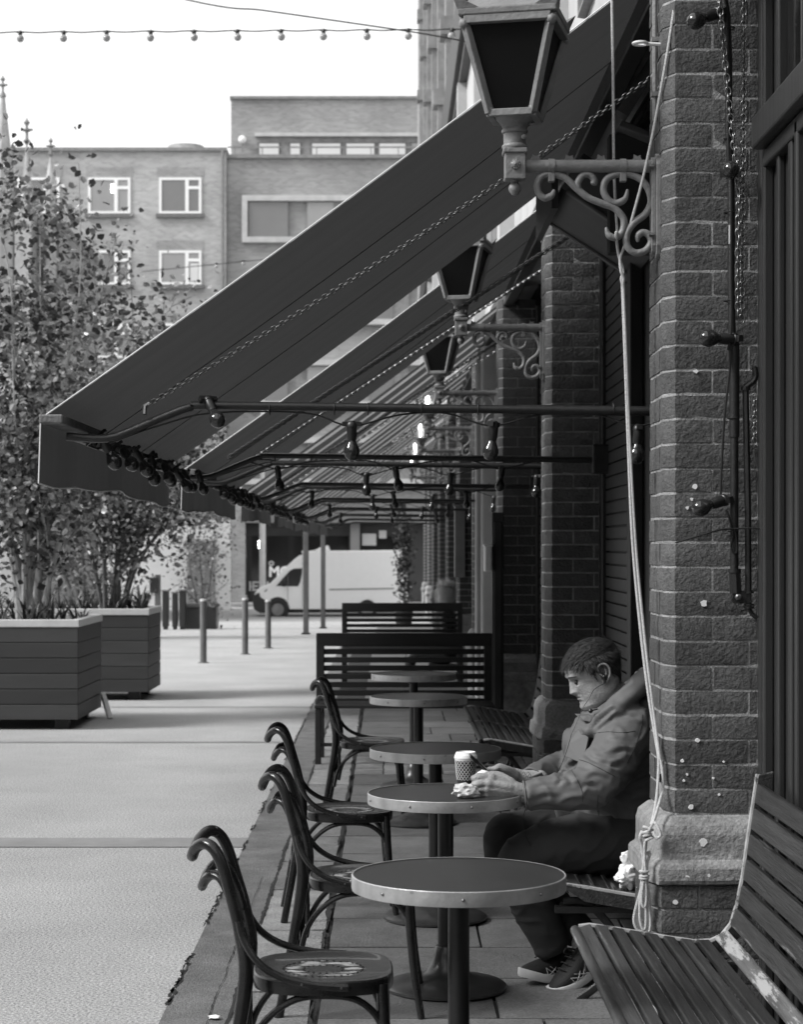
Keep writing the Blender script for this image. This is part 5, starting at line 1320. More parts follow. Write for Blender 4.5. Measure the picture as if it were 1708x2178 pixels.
# shops at street level
zf = P(0, 1062, DB).z
sh = MB().box(x0, x1, DB + .45, DB + 3, GB0, zf).build('shopfront', 'shop_dark', Rb, world=True)
q = rect(520, 1100, 1066, 1112, DB); MB().box(q[0], q[1], DB - .15, DB + .449, q[2], q[3]).build('shop_fascia', 'shop_fascia', Rb, world=True)
q = rect(485, 521, 1062, 1318, DB); MB().box(q[0], q[1], DB - .05, DB + .449, GB0, zf).build('brick_pier', 'brick_back2', Rb, world=True)
q = rect(745, 765, 1112, 1318, DB); MB().box(q[0], q[1], DB - .02, DB + .449, GB0, q[3]).build('shop_pier', 'shop_fascia', Rb, world=True)
for a, b in ((527, 560), (566, 650), (655, 740), (770, 860)):
    w = rect(a, b, 1140, 1290, DB); wo = MB().box(w[0], w[1], DB + .40, DB + .449, w[2], w[3]).build('shop_window', 'glass_dark', Rb, world=True)
for a, b, c, e in ((548, 556, 1150, 1166), (770, 800, 1135, 1160), (806, 822, 1128, 1145)):
    w = rect(a, b, c, e, DB); MB().box(w[0], w[1], DB + .36, DB + .399, w[2], w[3]).build('lit_sign', 'lamp_glow' if a == 548 else 'blind', Rb, world=True)
w = rect(485, 1100, 1318, 1318, DB); MB().box(x0, x1, DB - 2.2, DB + .4, GB0 - .1, -.62).build('shop_step', 'stone_mid', Rb, world=True)
def text(s, px, py, hpx, Y, par, mat='letter', off=.03):
    cu = bpy.data.curves.new('txt', 'FONT'); cu.body = s; cu.size = 1.0; cu.extrude = .02; cu.offset = off
    o = bpy.data.objects.new('txt', cu); C.objects.link(o); dg = bpy.context.evaluated_depsgraph_get()
    me = bpy.data.meshes.new_from_object(o.evaluated_get(dg)); bpy.data.objects.remove(o)
    ys = [v.co.y for v in me.vertices]; hh = max(ys) - min(ys); k = hpx * Y / FPX / hh
    me.transform(Matrix.Translation(P(px, py, Y) - Vector(par.location)) @ Matrix.Rotation(R(90), 4, 'X') @ Matrix.Scale(k, 4))
    me.materials.clear(); ob = link('lettering', me, mat, par); return ob
text('MO', 571, 1226, 23, DB + .36, Rb); text('IETI', 528, 1256, 20, DB + .38, Rb, 'stone_light', .02)
text('o', 571, 1203, 11, DB + .36, Rb, 'stone_light')

Wh = thing('white_gable', 'low white rendered wall with grey boarded gate', 'wall', P(440, 1312, 74))
x0, x1 = P(396, 0, 74).x, P(486, 0, 74).x
MB().box(x0 - 3.0, x1, 74.3, 74.9, GB0, P(0, 1106, 74).z).build('wall', 'white_paint', Wh, world=True)
x0, x1, z0, z1 = rect(397, 456, 1156, 1308, 74)
g = MB().box(x0, x1, 74.05, 74.25, GB0 + .05, z1).build('gate', 'stone_mid', Wh, world=True)
MB().box(x0 - .05, x1 + .05, 74.0, 74.26, z1 + .003, z1 + .12).build('gate_head', 'lead', g, world=True)
for i in range(6): xx = x0 + (x1 - x0) * (i + .5) / 6; MB().box(xx - .07, xx + .07, 74.02, 74.048, GB0 + .1, z1 - .05).build('board', 'stone_mid', g, world=True)

Ch = thing('church', 'grey stone gothic church with slender pinnacles and finials', 'church', P(40, 1300, 62))
DC = 62.0
def pinnacle(px, ytip, ybase, hw, fin):
    a, b = P(px, ytip, DC), P(px, ybase, DC); w = hw * DC / FPX
    h = a.z - b.z
    o = MB().lathe([(w * 1.05, -3.0), (w * 1.05, 0), (w * 1.25, .02), (w * 1.2, .2), (w, .25), (w * .22, h * .88), (w * .12, h)], (b.x, DC, b.z), 8).build('pinnacle', 'stone', Ch, world=True)
    f0 = a.z; s = fin * DC / FPX
    MB().lathe([(w * .22, -s * .15), (s * .16, 0), (s * .07, s * .1), (s * .06, s * .35), (s * .20, s * .45), (s * .06, s * .5), (s * .05, s * .62), (s * .14, s * .75), (s * .04, s * .88), (1e-6, s)], (a.x, DC, f0), 8).build('finial', 'lead', o, world=True)
    fl = MB().box(a.x - s * .24, a.x + s * .24, DC - .05, DC + .05, f0 + s * .42, f0 + s * .5); fl.build('finial_arms', 'lead', o, world=True)
pinnacle(5, 200, 470, 34, 42); pinnacle(56, 300, 410, 11, 52); pinnacle(107, 328, 398, 11, 38); pinnacle(-60, 240, 470, 20, 42)
MB().box(P(-260, 0, DC).x, P(32, 0, DC).x, DC + .5, DC + 9, GB0, P(0, 405, DC).z).build('tower', 'stone', Ch, world=True)
MB().box(P(38, 0, DC).x, P(72, 0, DC).x, DC - .6, DC + .5, GB0, P(0, 420, DC).z).build('buttress', 'stone', Ch, world=True)
x0, x1 = P(32, 0, DC).x, P(118, 0, DC).x
MB().box(x0, x1, DC + .6, DC + 9, GB0, P(0, 470, DC).z).build('aisle_wall', 'stone_mid', Ch, world=True)
MB().box(x0, x1 + .2, DC + .3, DC + 9, P(0, 470, DC).z + .002, P(0, 455, DC).z).build('parapet', 'stone_light', Ch, world=True)
for px in (16, 92):
    q = rect(px - 12, px + 12, 520, 760, DC); pts = [(q[0], DC + .45, q[2]), (q[1], DC + .45, q[2]), (q[1], DC + .45, q[3] - .8), ((q[0] + q[1]) / 2, DC + .45, q[3]), (q[0], DC + .45, q[3] - .8)]
    MB().prism(pts, (0, .3, 0)).build('lancet_window', 'glass_dark', Ch, world=True)

lp = thing('street_pole', 'tall pale street pole standing before the shops', 'pole', P(558, 1308, 70))
b = P(558, 1308, 70); MB().tube([(b.x, 70, gz(70)), (b.x, 70, 2.4), (b.x, 70, 3.2), (b.x, 70, P(0, 700, 70).z)], [.11, .11, .075, .055], 10).build('shaft', 'pole_pale', lp, world=True)
MB().lathe([(.16, 0), (.16, .5), (.12, .6)], (b.x, 70, gz(70)), 10).build('base', 'pole_pale', lp, world=True)
MB().bar((b.x, 70, P(0, 700, 70).z), (b.x + .8, 70, P(0, 700, 70).z + .15), .06, .06).build('head_arm', 'pole_pale', lp, world=True)

# ================================================================== VAN
DV = 67.0
def V(px, py): return P(px, py, DV)
van = thing('delivery_van', 'white panel van parked across the street end', 'van', (V(700, 0).x, DV + 1, gz(DV)))
VT = (760, 1700, 7.117)
def vz(zx, zy): return V((760 + zx / 7.117) / 1.4637, (1700 + zy / 7.117) / 1.4637)
side = [vz(355, 1130), vz(330, 1030), vz(215, 1090), vz(240, 1040), vz(300, 960), vz(360, 905), vz(470, 862), vz(575, 825), vz(760, 640), vz(960, 430), vz(1100, 300), vz(1210, 215), vz(1300, 185), V(640, 1172), V(760, 1171), V(855, 1170), V(862, 1176), V(866, 1230), V(868, 1288), V(868, 1296), V(800, 1296), V(795, 1283), V(782, 1275), V(768, 1283), V(763, 1296), V(610, 1296), vz(940, 1330), vz(880, 1220), vz(740, 1180), vz(600, 1215), vz(540, 1215), vz(440, 1190), vz(390, 1160)]
def extr(pts, dy0, dy1): return MB().prism([Vector((p.x, DV + dy0, p.z)) for p in pts], (0, dy1 - dy0, 0))
body = extr(side, 0, 1.95).build('body', 'van_white', van, world=True, bevel=.05)
win = [vz(705, 885), vz(900, 665), vz(1010, 545), vz(1100, 500), vz(1285, 490), vz(1275, 620), vz(1240, 800), vz(1190, 895)]
extr(win, -.012, .03).build('side_window', 'van_glass', van, world=True)
extr([vz(190, 1100), vz(330, 1035), vz(360, 1130), vz(400, 1190), vz(480, 1215), vz(540, 1230), vz(540, 1320), vz(460, 1490), vz(330, 1480), vz(210, 1400), vz(185, 1260)], .02, 1.93).build('bumper', 'van_black', van, world=True, bevel=.03)
extr([vz(440, 1000), vz(490, 955), vz(520, 950), vz(490, 1000), vz(450, 1025)], -.006, .02).build('headlight', 'hub', van, world=True)
def wheel(c, r):
    w = MB().lathe([(r * .6, -.02), (r * .95, -.02), (r, .04), (r, .2), (r * .9, .24)], (c.x, DV - .04, c.z), 24, frame_to((0, 1, 0))).build('wheel', 'tyre', van, world=True)
    MB().lathe([(1e-6, .03), (r * .25, .01), (r * .3, .05), (r * .5, .03), (r * .62, -.005)], (c.x, DV - .075, c.z), 20, frame_to((0, 1, 0))).build('hub', 'hub', w, world=True)
wheel(vz(745, 1405), .33); c2 = V(781, 1297); wheel(Vector((c2.x, DV, vz(745, 1405).z)), .33)
MB().lathe([(.40, -.004), (.40, .02)], (vz(740, 1400).x, DV + .0, vz(740, 1390).z), 24, frame_to((0, 1, 0))).build('wheel_arch', 'van_black', van, world=True)
extr([vz(540, 1320), vz(610, 1400), vz(1000, 1480), V(868, 1303), V(868, 1296), vz(1010, 1250), vz(1010, 1300)], .2, 1.7).build('underbody', 'van_black', van, world=True)
q0, q1 = V(700, 1254), V(838, 1251.5); MB().bar(Vector((q0.x, DV - .004, q0.z)), Vector((q1.x, DV - .004, q1.z)), .02, .05).build('door_rail', 'stone_mid', van, world=True)
for pts in ([V(643, 1176), V(643, 1292)], [V(612, 1222), V(612, 1290)]):
    MB().bar(Vector((pts[0].x, DV - .003, pts[0].z)), Vector((pts[1].x, DV - .003, pts[1].z)), .025, .012).build('panel_gap', 'stone_mid', van, world=True)
extr([vz(1430, 100), vz(1560, 85), vz(1690, 20), V(696, 1160), V(700, 1171), V(655, 1171)], .4, 1.5).build('roof_pod', 'van_white', van, world=True, bevel=.03)
mi = vz(880, 800); MB().ball((mi.x, DV - .16, mi.z), .12, 10, 8, (.7, .8, 1.3)).build('wing_mirror', 'van_black', van, world=True)

# ================================================================== UNSEEN HOUSES ADDED BESIDE AND BEHIND THE CAMERA (for light and reflections)
for nm, lb, (x0, x1, y0, y1, zt) in (('added_house', 'unseen brick house opposite the market, added for shade and reflections', (-26, -13.5, -34, 12, 9.5)), ('added_house', 'unseen taller brick house behind the photographer, added for shade and reflections', (-13, 9, -40, -24, 13))):
    t = thing(nm, lb, 'house', ((x0 + x1) / 2, (y0 + y1) / 2, 0), 0, 'unseen houses added for the light')
    MB().box(x0, x1, y0, y1, 0, zt).build('wall', 'brick_back2', t, world=True)
    MB().box(x0 - .15, x1 + .15, y0 - .15, y1 + .15, zt + .002, zt + .25).build('coping', 'lead', t, world=True)
    for fl in range(3):
        z = 1.0 + fl * 3.1
        if nm and x1 < -10:
            for k in range(11):
                yy = y0 + 2.5 + k * 4.1; w = MB().box(x1 + .002, x1 + .06, yy - .6, yy + .6, z, z + 1.7).build('window', 'win_frame', t, world=True)
                MB().box(x1 + .061, x1 + .075, yy - .5, yy + .5, z + .1, z + 1.6).build('pane', 'glass_dark', w, world=True)
        else:
            for k in range(5):
                xx = x0 + 2.2 + k * 4.2; w = MB().box(xx - .6, xx + .6, y1 + .002, y1 + .06, z, z + 1.7).build('window', 'win_frame', t, world=True)
                MB().box(xx - .5, xx + .5, y1 + .061, y1 + .075, z + .1, z + 1.6).build('pane', 'glass_dark', w, world=True)
# ================================================================== MAN AT THE TABLE
man = thing('person', 'man in dark hooded jacket sitting on the bench, looking down at his phone', 'person', (.80, 7.2, .40))
MO = Vector(man.location)
def lerp_tab(tab, z, c):
    for a, b in zip(tab, tab[1:]):
        if z <= b[0]:
            t = (z - a[0]) / (b[0] - a[0]); t = t * t * (3 - 2 * t) if c == 9 else t
            return a[c] + (b[c] - a[c]) * t
    return tab[-1][c]
#        z     front   back   halfwidth
HEAD = [(0.000, -.050, -.012, .020), (.004, -.064, .000, .032), (.014, -.075, .034, .052), (.028, -.080, .054, .062), (.045, -.078, .068, .067), (.060, -.080, .076, .070), (.080, -.081, .084, .072), (.100, -.081, .088, .071), (.120, -.083, .096, .074), (.138, -.089, .101, .0755), (.160, -.092, .104, .0775), (.180, -.088, .103, .0775), (.198, -.078, .097, .073), (.213, -.062, .084, .063), (.225, -.042, .062, .048), (.232, -.020, .038, .030), (.235, .004, .014, .008)]
def g(x, s): return math.exp(-(x / s) ** 2)
def head_point(z, phi, extra=0.0):
    f, b, w = (lerp_tab(HEAD, z, i) for i in (1, 2, 3)); c, a = (f + b) / 2, (b - f) / 2
    co, si = math.cos(phi), math.sin(phi)
    x = c - (a + extra) * math.copysign(abs(co) ** .86, co); y = (w + extra) * math.copysign(abs(si) ** .92, si)
    front = max(0, co)
    # features (face looks towards -x)
    if front > 0:
        ay = abs(y)
        nz_ = 0
        if .068 < z < .132:
            u = (z - .084) / (.130 - .084)
            if u >= 0: nz_ = .0195 * max(0, 1 - u) ** .85 + .002 * (u < 1)
            else: nz_ = .0215 * max(0, 1 + u * 3.0) ** .8
            x -= nz_ * g(y, .0115 + .0045 * max(0, 1 - u))
            x -= .006 * g(z - .086, .006) * g(ay - .014, .006)                      # nostril wings
        x -= .0055 * g(z - .140, .008) * g(ay - .026, .022)                        # brow ridge
        x += .0105 * g(z - .122, .0085) * g(ay - .031, .013)                       # eye socket
        x -= .0042 * g(z - .1185, .0042) * g(ay - .031, .010)                      # lid
        x -= .0048 * g(z - .067, .0042) * g(y, .019)                               # upper lip
        x -= .0050 * g(z - .0565, .0042) * g(y, .017)                              # lower lip
        x += .0035 * g(z - .0615, .0018) * g(y, .021)                              # mouth line
        x += .0030 * g(z - .047, .005) * g(y, .018)
        x -= .0055 * g(z - .024, .012) * g(y, .018)                                # chin
        x -= .004 * g(z - .098, .014) * g(ay - .040, .014)                         # cheek
        x += .0032 * g(z - .072, .014) * g(ay - .026 - (.085 - z) * .25, .0035)
        x += .0012 * g(z - .163, .0022) * g(y, .035) + .0012 * g(z - .171, .0022) * g(y, .03)      # forehead lines
        x += .0022 * g(z - .109, .003) * g(ay - .030, .010)                        # bag below the eye
        x += .002 * g(z - .075, .012) * g(ay - .027, .004)                         # nasolabial fold
    y += math.copysign(.003 * g(z - .050, .02) * g(phi % math.pi - 1.35, .5), y)
    return Vector((x, y, z))
HM = Matrix.Translation(P(1266, 1432, 7.20) ) @ Matrix.Rotation(R(9), 4, 'Z') @ Matrix.Rotation(R(-21), 4, 'Y') @ Matrix.Scale(1.05, 4) @ Matrix.Translation((-.006, 0, -.118))
nzz, nph = 96, 120
vs = []; fs = []
for i in range(nzz + 1):
    z = .235 * (i / nzz)
    for j in range(nph): vs.append(HM @ head_point(z, 2 * math.pi * j / nph))
for i in range(nzz):
    for j in range(nph): fs.append((i * nph + j, (i + 1) * nph + j, (i + 1) * nph + (j + 1) % nph, i * nph + (j + 1) % nph))
fs.append(tuple(range(nph))); fs.append(tuple(nzz * nph + nph - 1 - j for j in range(nph)))
body = MB(); body.add(vs, [tuple(reversed(f)) for f in fs], True)
# ears
for s in (-1, 1):
    def E(u, v, w): return HM @ Vector((.014 + u, s * (.073 + w), .118 + v))       # u back, v up, w out
    rim = [E(-.012, .010, .003), E(-.010, .026, .008), E(.002, .034, .013), E(.016, .030, .017), E(.024, .014, .018), E(.022, -.004, .016), E(.014, -.018, .012), E(.002, -.029, .008), E(-.007, -.028, .004), E(-.010, -.018, .002)]
    body.tube(spline(rim, 5), [.003] + [.0042] * 44 + [.0055], 8)
    body.add([E(-.012, .008, .0), E(-.008, .026, .004), E(.002, .032, .009), E(.016, .028, .012), E(.022, .012, .013), E(.020, -.006, .011), E(.012, -.018, .008), E(.000, -.028, .005), E(-.008, -.024, .002), E(.004, .004, .009)],
             [(i, (i + 1) % 9, 9) for i in range(9)] + [((i + 1) % 9, i, 9) for i in range(9)], True)
    body.tube(spline([E(-.010, .004, .006), E(-.004, -.006, .010), E(.006, -.008, .010), E(.012, .004, .012), E(.010, .016, .012)], 4), .0032, 6)
# neck and upper chest inside the collar
nk = [HM @ Vector((.014, 0, .060)), HM @ Vector((.018, 0, .012)), P(1312, 1490, 7.24), P(1322, 1530, 7.27)]
body.tube(spline(nk, 5), [.066] * 6 + [.070] * 5 + [.080] * 5, 20)
# arms below the sleeves
body.tube(spline([P(1322, 1530, 7.27), (.86, 7.20, .93), (.80, 7.06, .84), (.71, 6.97, .742), (.58, 6.945, .722), (.46, 6.935, .715)], 5), .034, 12)
body.tube(spline([P(1322, 1530, 7.27), (.86, 7.44, .92), (.72, 7.46, .77), (.64, 7.36, .752), (.55, 7.20, .748)], 5), .032, 12)
# ---- hands
def H(zx, zy, d): return P((1400 + zx / 3.416) / 1.4637, (2250 + zy / 3.416) / 1.4637, d)
hand = MB()
def chainf(pts, rs):
    pp = spline(pts, 4); n = len(pp); rr_ = [rs[min(int(i * (len(rs) - 1) / (n - 1)), len(rs) - 2)] + (rs[min(int(i * (len(rs) - 1) / (n - 1)) + 1, len(rs) - 1)] - rs[min(int(i * (len(rs) - 1) / (n - 1)), len(rs) - 2)]) * ((i * (len(rs) - 1) / (n - 1)) % 1) for i in range(n)]
    hand.tube(pp, rr_, 10); hand.ball(pp[-1], rr_[-1], 10, 6); hand.ball(pp[0], rr_[0], 10, 6)
DN = 6.90
# near (left) hand: forearm, metacarpals, curled fingers, thumb on top
chainf([H(900, 755, DN + .035), H(800, 742, DN + .03), H(690, 715, DN + .025)], [.036, .0315, .0305])
for (ax, ay, bx_, by_, dd) in ((640, 655, 450, 590, .012), (640, 690, 415, 645, .0), (645, 725, 400, 705, .002), (655, 760, 400, 758, .008)):
    chainf([H(700, ay + 20, DN + .025), H(ax, ay, DN + dd + .008), H(bx_, by_, DN + dd)], [.019, .0185, .0148])
for (k0, k1, k2, dd, r) in (((450, 588), (330, 578), (262, 592), .012, .0115), ((415, 645), (310, 652), (258, 668), .0, .0115), ((400, 705), (330, 715), (285, 727), .002, .0108), ((400, 756), (350, 768), (318, 775), .008, .0092)):
    a, b, c = H(*k0, DN + dd), H(*k1, DN + dd - .004), H(*k2, DN + dd + .006)
    c2 = c + Vector((.002, .026, .0)); c3 = c2 + Vector((.022, .012, .002))
    chainf([a, b, c, c2, c3], [r * 1.1, r, r * .98, r * .92, r * .8])
chainf([H(650, 640, DN + .03), H(520, 560, DN + .038), H(400, 555, DN + .04), H(300, 565, DN + .034)], [.020, .0155, .0118, .0095])
hand.ball(H(560, 680, DN + .02), .030, 12, 8, (1.4, .75, 1.05))
# far (right) hand holding the phone
DF = 7.07
chainf([H(960, 600, DF + .06), H(860, 590, DF + .05), H(760, 575, DF + .045), H(700, 560, DF + .04)], [.034, .030, .0265, .0265])
for (bx_, by_, dd) in ((540, 480, .01), (520, 515, .03), (515, 550, .05), (525, 580, .065)):
    chainf([H(720, 555, DF + .04), H(630, (by_ + 545) / 2, DF + dd + .012), H(bx_, by_, DF + dd)], [.018, .0175, .0135])
    chainf([H(bx_, by_, DF + dd), H(bx_ - 70, by_ + 55, DF + dd + .008), H(bx_ - 110, by_ + 85, DF + dd - .004), H(bx_ - 90, by_ + 120, DF + dd - .02)], [.0125, .0112, .0105, .009])
chainf([H(690, 560, DF + .02), H(600, 500, DF - .005), H(530, 470, DF - .012), H(490, 490, DF - .014), H(425, 500, DF - .012)], [.021, .0165, .0135, .0122, .0092])
hm = remesh(hand, .0034, 5)
bmh = bmesh.new()
me_b = body.mesh('body', 60)
# join hands with head and neck into one mesh
b2 = bmesh.new(); b2.from_mesh(me_b); b2.from_mesh(hm)
me_body = bpy.data.meshes.new('body'); b2.to_mesh(me_body); b2.free(); bmh.free()
me_body.transform(Matrix.Translation(-MO)); me_body.materials.append(MATS['skin'])
for p in me_body.polygons: p.use_smooth = True
bo = link('body', me_body, None, man)
# eyes, brow, tattoo
for s in (-1, 1):
    e = HM @ (Vector((head_point(.1165, 0).x + .0195, s * .031, .1175)))
    MB().ball(e, .0090, 12, 8).build('eye', 'eye_dark', bo, world=True)
    br = MB()
    for i in range(26):
        u = i / 25; yv = s * (.016 + .032 * u); zz_ = .1405 + .002 * math.sin(u * 2.6) - .004 * u
        ph = math.asin(max(-1, min(1, yv / lerp_tab(HEAD, zz_, 3)))) 
        p = head_point(zz_, ph, .0012); br.tube([HM @ p, HM @ (p + Vector((.003, s * .006, .003)))], [.0010, .0004], 4)
    br.build('eyebrow', 'hair_light', bo, world=True)
tt = MB()
for q in range(5):
    c = H(775 + 16 * q, 545 + 22 * (q % 3), DF + .012); tt.tube(spline([c, c + Vector((.004, -.0005, .008)), c + Vector((.009, 0, .002)), c + Vector((.005, 0, -.006))], 4), .0008, 4)
tt.build('tattoo', 'tattoo', bo, world=True)
# ---- hair: cap surface plus many short strands
def hairline(z, phi):
    """True where hair grows (phi 0 = face centre)"""
    a = abs((phi + math.pi) % (2 * math.pi) - math.pi)
    if a < .55: zl = .178 - .006 * math.cos(a * 5)
    elif a < 1.15: zl = .178 - (a - .55) / .6 * .022
    elif a < 1.42: zl = .156 - (a - 1.15) / .27 * .046
    elif a < 1.95: zl = .128 + .010 * math.cos((a - 1.7) * 5)
    else: zl = .105 - (a - 1.95) / 1.2 * .060
    return z > zl, zl
vs = []; idx = {}; fs = []
NH, NP = 70, 120
for i in range(NH + 1):
    z = .03 + .205 * i / NH
    for j in range(NP):
        ph = 2 * math.pi * j / NP; ok, zl = hairline(z, ph)
        ex = .0065 * min(1, max(0, (z - zl) / .02)) - .0015
        zz_ = min(z, .235); p = head_point(zz_, ph, ex); 
        if i > NH - 6: p.z += .006 * (i - NH + 6) / 6
        vs.append(HM @ p)
for i in range(NH):
    for j in range(NP):
        z = .03 + .205 * (i + .5) / NH
        if hairline(z, 2 * math.pi * (j + .5) / NP)[0]: fs.append((i * NP + j, i * NP + (j + 1) % NP, (i + 1) * NP + (j + 1) % NP, (i + 1) * NP + j))
fs.append(tuple(NH * NP + j for j in range(NP)))
MB().add(vs, fs, True).build('hair', 'hair', man, world=True, ang=80)
rr = random.Random(5); h1 = MB(); h2 = MB()
for q in range(9000):
    z = .04 + .195 * rr.random() ** .75; ph = rr.uniform(0, 2 * math.pi)
    ok, zl = hairline(z, ph)
    if not ok: continue
    a = abs((ph + math.pi) % (2 * math.pi) - math.pi)
    p0 = head_point(min(z, .234), ph, .003); 
    if z > .228: p0.z += .004
    out = Vector((p0.x - .01, p0.y, (p0.z - .12) * .9)).normalized()
    # combed forward on top, down on sides and back
    flow = Vector((-1, 0, -.12)) if z > .185 else Vector((.25 if a > 1.2 else -.6, 0, -1))
    flow = (flow - out * flow.dot(out)).normalized()
    ln = rr.uniform(.012, .026) * (1.2 if z > .16 else .8)
    jit = Vector((rr.uniform(-.3, .3), rr.uniform(-.3, .3), rr.uniform(-.3, .3)))
    p1 = p0 + (flow + jit + out * (.30 if z > .17 else .14)).normalized() * ln * .55; p2 = p1 + (flow + jit * 1.2 + out * .04).normalized() * ln * .6
    sd = flow.cross(out).normalized() * .0007
    (h1 if rr.random() < .62 else h2).add([HM @ (p0 - sd), HM @ (p0 + sd), HM @ (p1 + sd), HM @ (p1 - sd), HM @ p2], [(0, 1, 2, 3), (3, 2, 4)])
h1.build('hair_strands', 'hair', man, world=True, kind='stuff'); h2.build('hair_strands', 'hair_light', man, world=True, kind='stuff')
# stubble-coloured jaw is left to the skin; earphone and cord
ep = thing('earphones', 'black wired earphones running from the ear into the jacket', 'earphones', HM @ Vector((.01, -.09, .11)))
e0 = HM @ Vector((.012, -.088, .108)); e1 = HM @ Vector((.006, -.090, .088))
MB().tube([e0, e1], [.0065, .0042], 8).build('ear_bud', 'phone', ep, world=True)
MB().ball(e0, .0085, 10, 7).build('bud_cap', 'phone', ep, world=True)
MB().tube(spline([e1, P(1265, 1466, 7.10), P(1254, 1485, 7.08), P(1241, 1505, 7.08), P(1230, 1530, 7.06), P(1216, 1562, 7.05)], 5), .0013, 5).build('cord', 'cable', ep, world=True)
MB().tube(spline([P(1216, 1562, 7.05), P(1205, 1600, 6.98), P(1188, 1640, 6.94), P(1170, 1660, 6.9)], 5), .0013, 5).build('cord', 'cable', ep, world=True)
MB().tube(spline([P(1120, 1715, 6.92), P(1113, 1740, 6.93), P(1116, 1770, 6.95), P(1130, 1800, 6.97)], 5), .0013, 5).build('cord', 'cable', ep, world=True)

# ---- jacket
def ell_loft(mb, rings, n=28):
    """rings: (centre, hx, hy) ellipses in the horizontal plane"""
    vs = []; fs = []
    for c, hx, hy in rings:
        for j in range(n):
            a = 2 * math.pi * j / n; e = .9
            vs.append(Vector(c) + Vector((hx * math.copysign(abs(math.cos(a)) ** e, math.cos(a)), hy * math.copysign(abs(math.sin(a)) ** e, math.sin(a)), 0)))
    for i in range(len(rings) - 1):
        for j in range(n): fs.append((i * n + j, i * n + (j + 1) % n, (i + 1) * n + (j + 1) % n, (i + 1) * n + j))
    fs.append(tuple(range(n - 1, -1, -1))); fs.append(tuple((len(rings) - 1) * n + j for j in range(n)))
    mb.add(vs, fs, True)
jk = MB()
CYB = 7.31
ell_loft(jk, [((.815, CYB, .49), .165, .20), ((.812, CYB, .53), .185, .215), ((.806, CYB, .60), .196, .222), ((.80, CYB, .67), .198, .224), ((.806, CYB, .75), .188, .222), ((.818, CYB, .83), .172, .222), ((.835, CYB, .90), .150, .222), ((.845, CYB, .95), .128, .20), ((.842, CYB - .01, .99), .105, .15), ((.835, CYB - .02, 1.025), .085, .10)])
# near arm
def limb(mb, pts, rs, n=16):
    pp = spline(pts, 6); k = len(pp); m = len(rs) - 1; out = []
    for i in range(k):
        u = i * m / (k - 1); a = min(int(u), m - 1); out.append(rs[a] + (rs[a + 1] - rs[a]) * (u - a))
    mb.tube(pp, out, n); mb.ball(pp[0], out[0], 14, 10); 
limb(jk, [(.865, 7.13, .925), (.82, 7.06, .86), (.755, 7.0, .785), (.715, 6.965, .742), (.655, 6.945, .728), (.57, 6.94, .722), (.478, 6.932, .712)], [.098, .097, .088, .080, .073, .062, .051])
jk.ball((.71, 6.975, .735), .076, 14, 10)
# far arm
limb(jk, [(.855, 7.50, .915), (.80, 7.50, .84), (.71, 7.45, .765), (.66, 7.38, .75), (.58, 7.26, .750), (.515, 7.135, .742)], [.092, .09, .08, .072, .06, .045])
# hood bunched behind the neck and stand-up collar
ring = [P(1238, 1527, 7.21), P(1262, 1527, 7.125), P(1296, 1503, 7.10), P(1335, 1468, 7.12), P(1368, 1438, 7.20), P(1376, 1432, 7.27), P(1368, 1440, 7.36), P(1330, 1470, 7.41), P(1290, 1505, 7.41), P(1255, 1527, 7.33)]
rp_ = spline(ring + [ring[0]], 5)[:-1]; n_ = len(rp_)
cn_ = sum(rp_, Vector()) / n_
for f_, up_, r0_, r1_ in ((.84, .014, .010, .012), (.94, .006, .016, .022), (1.06, -.012, .020, .028), (1.17, -.034, .022, .034)):
    jk.tube([cn_ + (q_ - cn_) * f_ + Vector((0, 0, up_)) for q_ in rp_], [r0_ + (r1_ - r0_) * (.5 - .5 * math.cos(2 * math.pi * i / n_)) for i in range(n_)], 12, closed=True)
jk.ball(P(1372, 1478, 7.28), .085, 16, 10, (.9, 1.25, .9)); jk.ball(P(1350, 1505, 7.27), .09, 16, 10, (1.0, 1.5, .7))
# chest storm flap and pocket fullness
jk.ball(P(1228, 1600, 7.20), .065, 12, 8, (.6, 1.3, 1.1)); jk.ball(P(1214, 1580, 7.27), .06, 12, 8, (.6, 1.4, 1.0))
# bunched cloth at inner elbow
jk.ball(P(1205, 1652, 7.05), .04, 10, 8, (1, .8, .7))
def cloth(c):
    p = Vector((c.x * 1.0, c.y * 1.0, c.z * 1.0))
    a = noise.noise(Vector((p.x * 9 + p.z * 9, p.y * 7, p.z * 17 - p.x * 6)) )
    b = noise.noise(Vector((p.x * 26 + 5, p.y * 20, p.z * 34)))
    r = 1 - abs(noise.noise(Vector((p.x * 11 - p.z * 6 + 3, p.y * 9, p.z * 13 + p.x * 5)))) * 2
    r2 = 1 - abs(noise.noise(Vector((p.x * 7 + 9, p.y * 6, p.z * 24 + p.x * 8)))) * 2.2
    k = 1.0
    d = .0045 * a + .0012 * b + .0062 * max(0, r) ** 3 - .002
    # strong horizontal folds round the waist and at the elbow
    w = math.exp(-((p.z - .64) / .10) ** 2) * (1 if p.x > .80 else .3)
    el = math.exp(-((p - Vector((.735, 6.97, .76))).length / .09) ** 2)
    return d + .007 * max(0, r2) ** 3 * w + .009 * max(0, r2) ** 2 * el
from mathutils.bvhtree import BVHTree
def Q(zx, zy): return (1640 + zx / 3.96) / 1.4637, (2200 + zy / 3.96) / 1.4637
def cast(bvh, px, py):
    o_ = Vector((0, 0, CAMZ)); d_ = (P(px, py, 7.0) - o_).normalized(); h_ = bvh.ray_cast(o_, d_)
    return h_[0]
def surf_line(bvh, pts, step=4):
    out = []
    pp = spline([Vector((x, y, 0)) for x, y in pts], step)
    for p_ in pp:
        h_ = cast(bvh, *Q(p_.x, p_.y))
        if h_ is not None: out.append(h_)
    return out
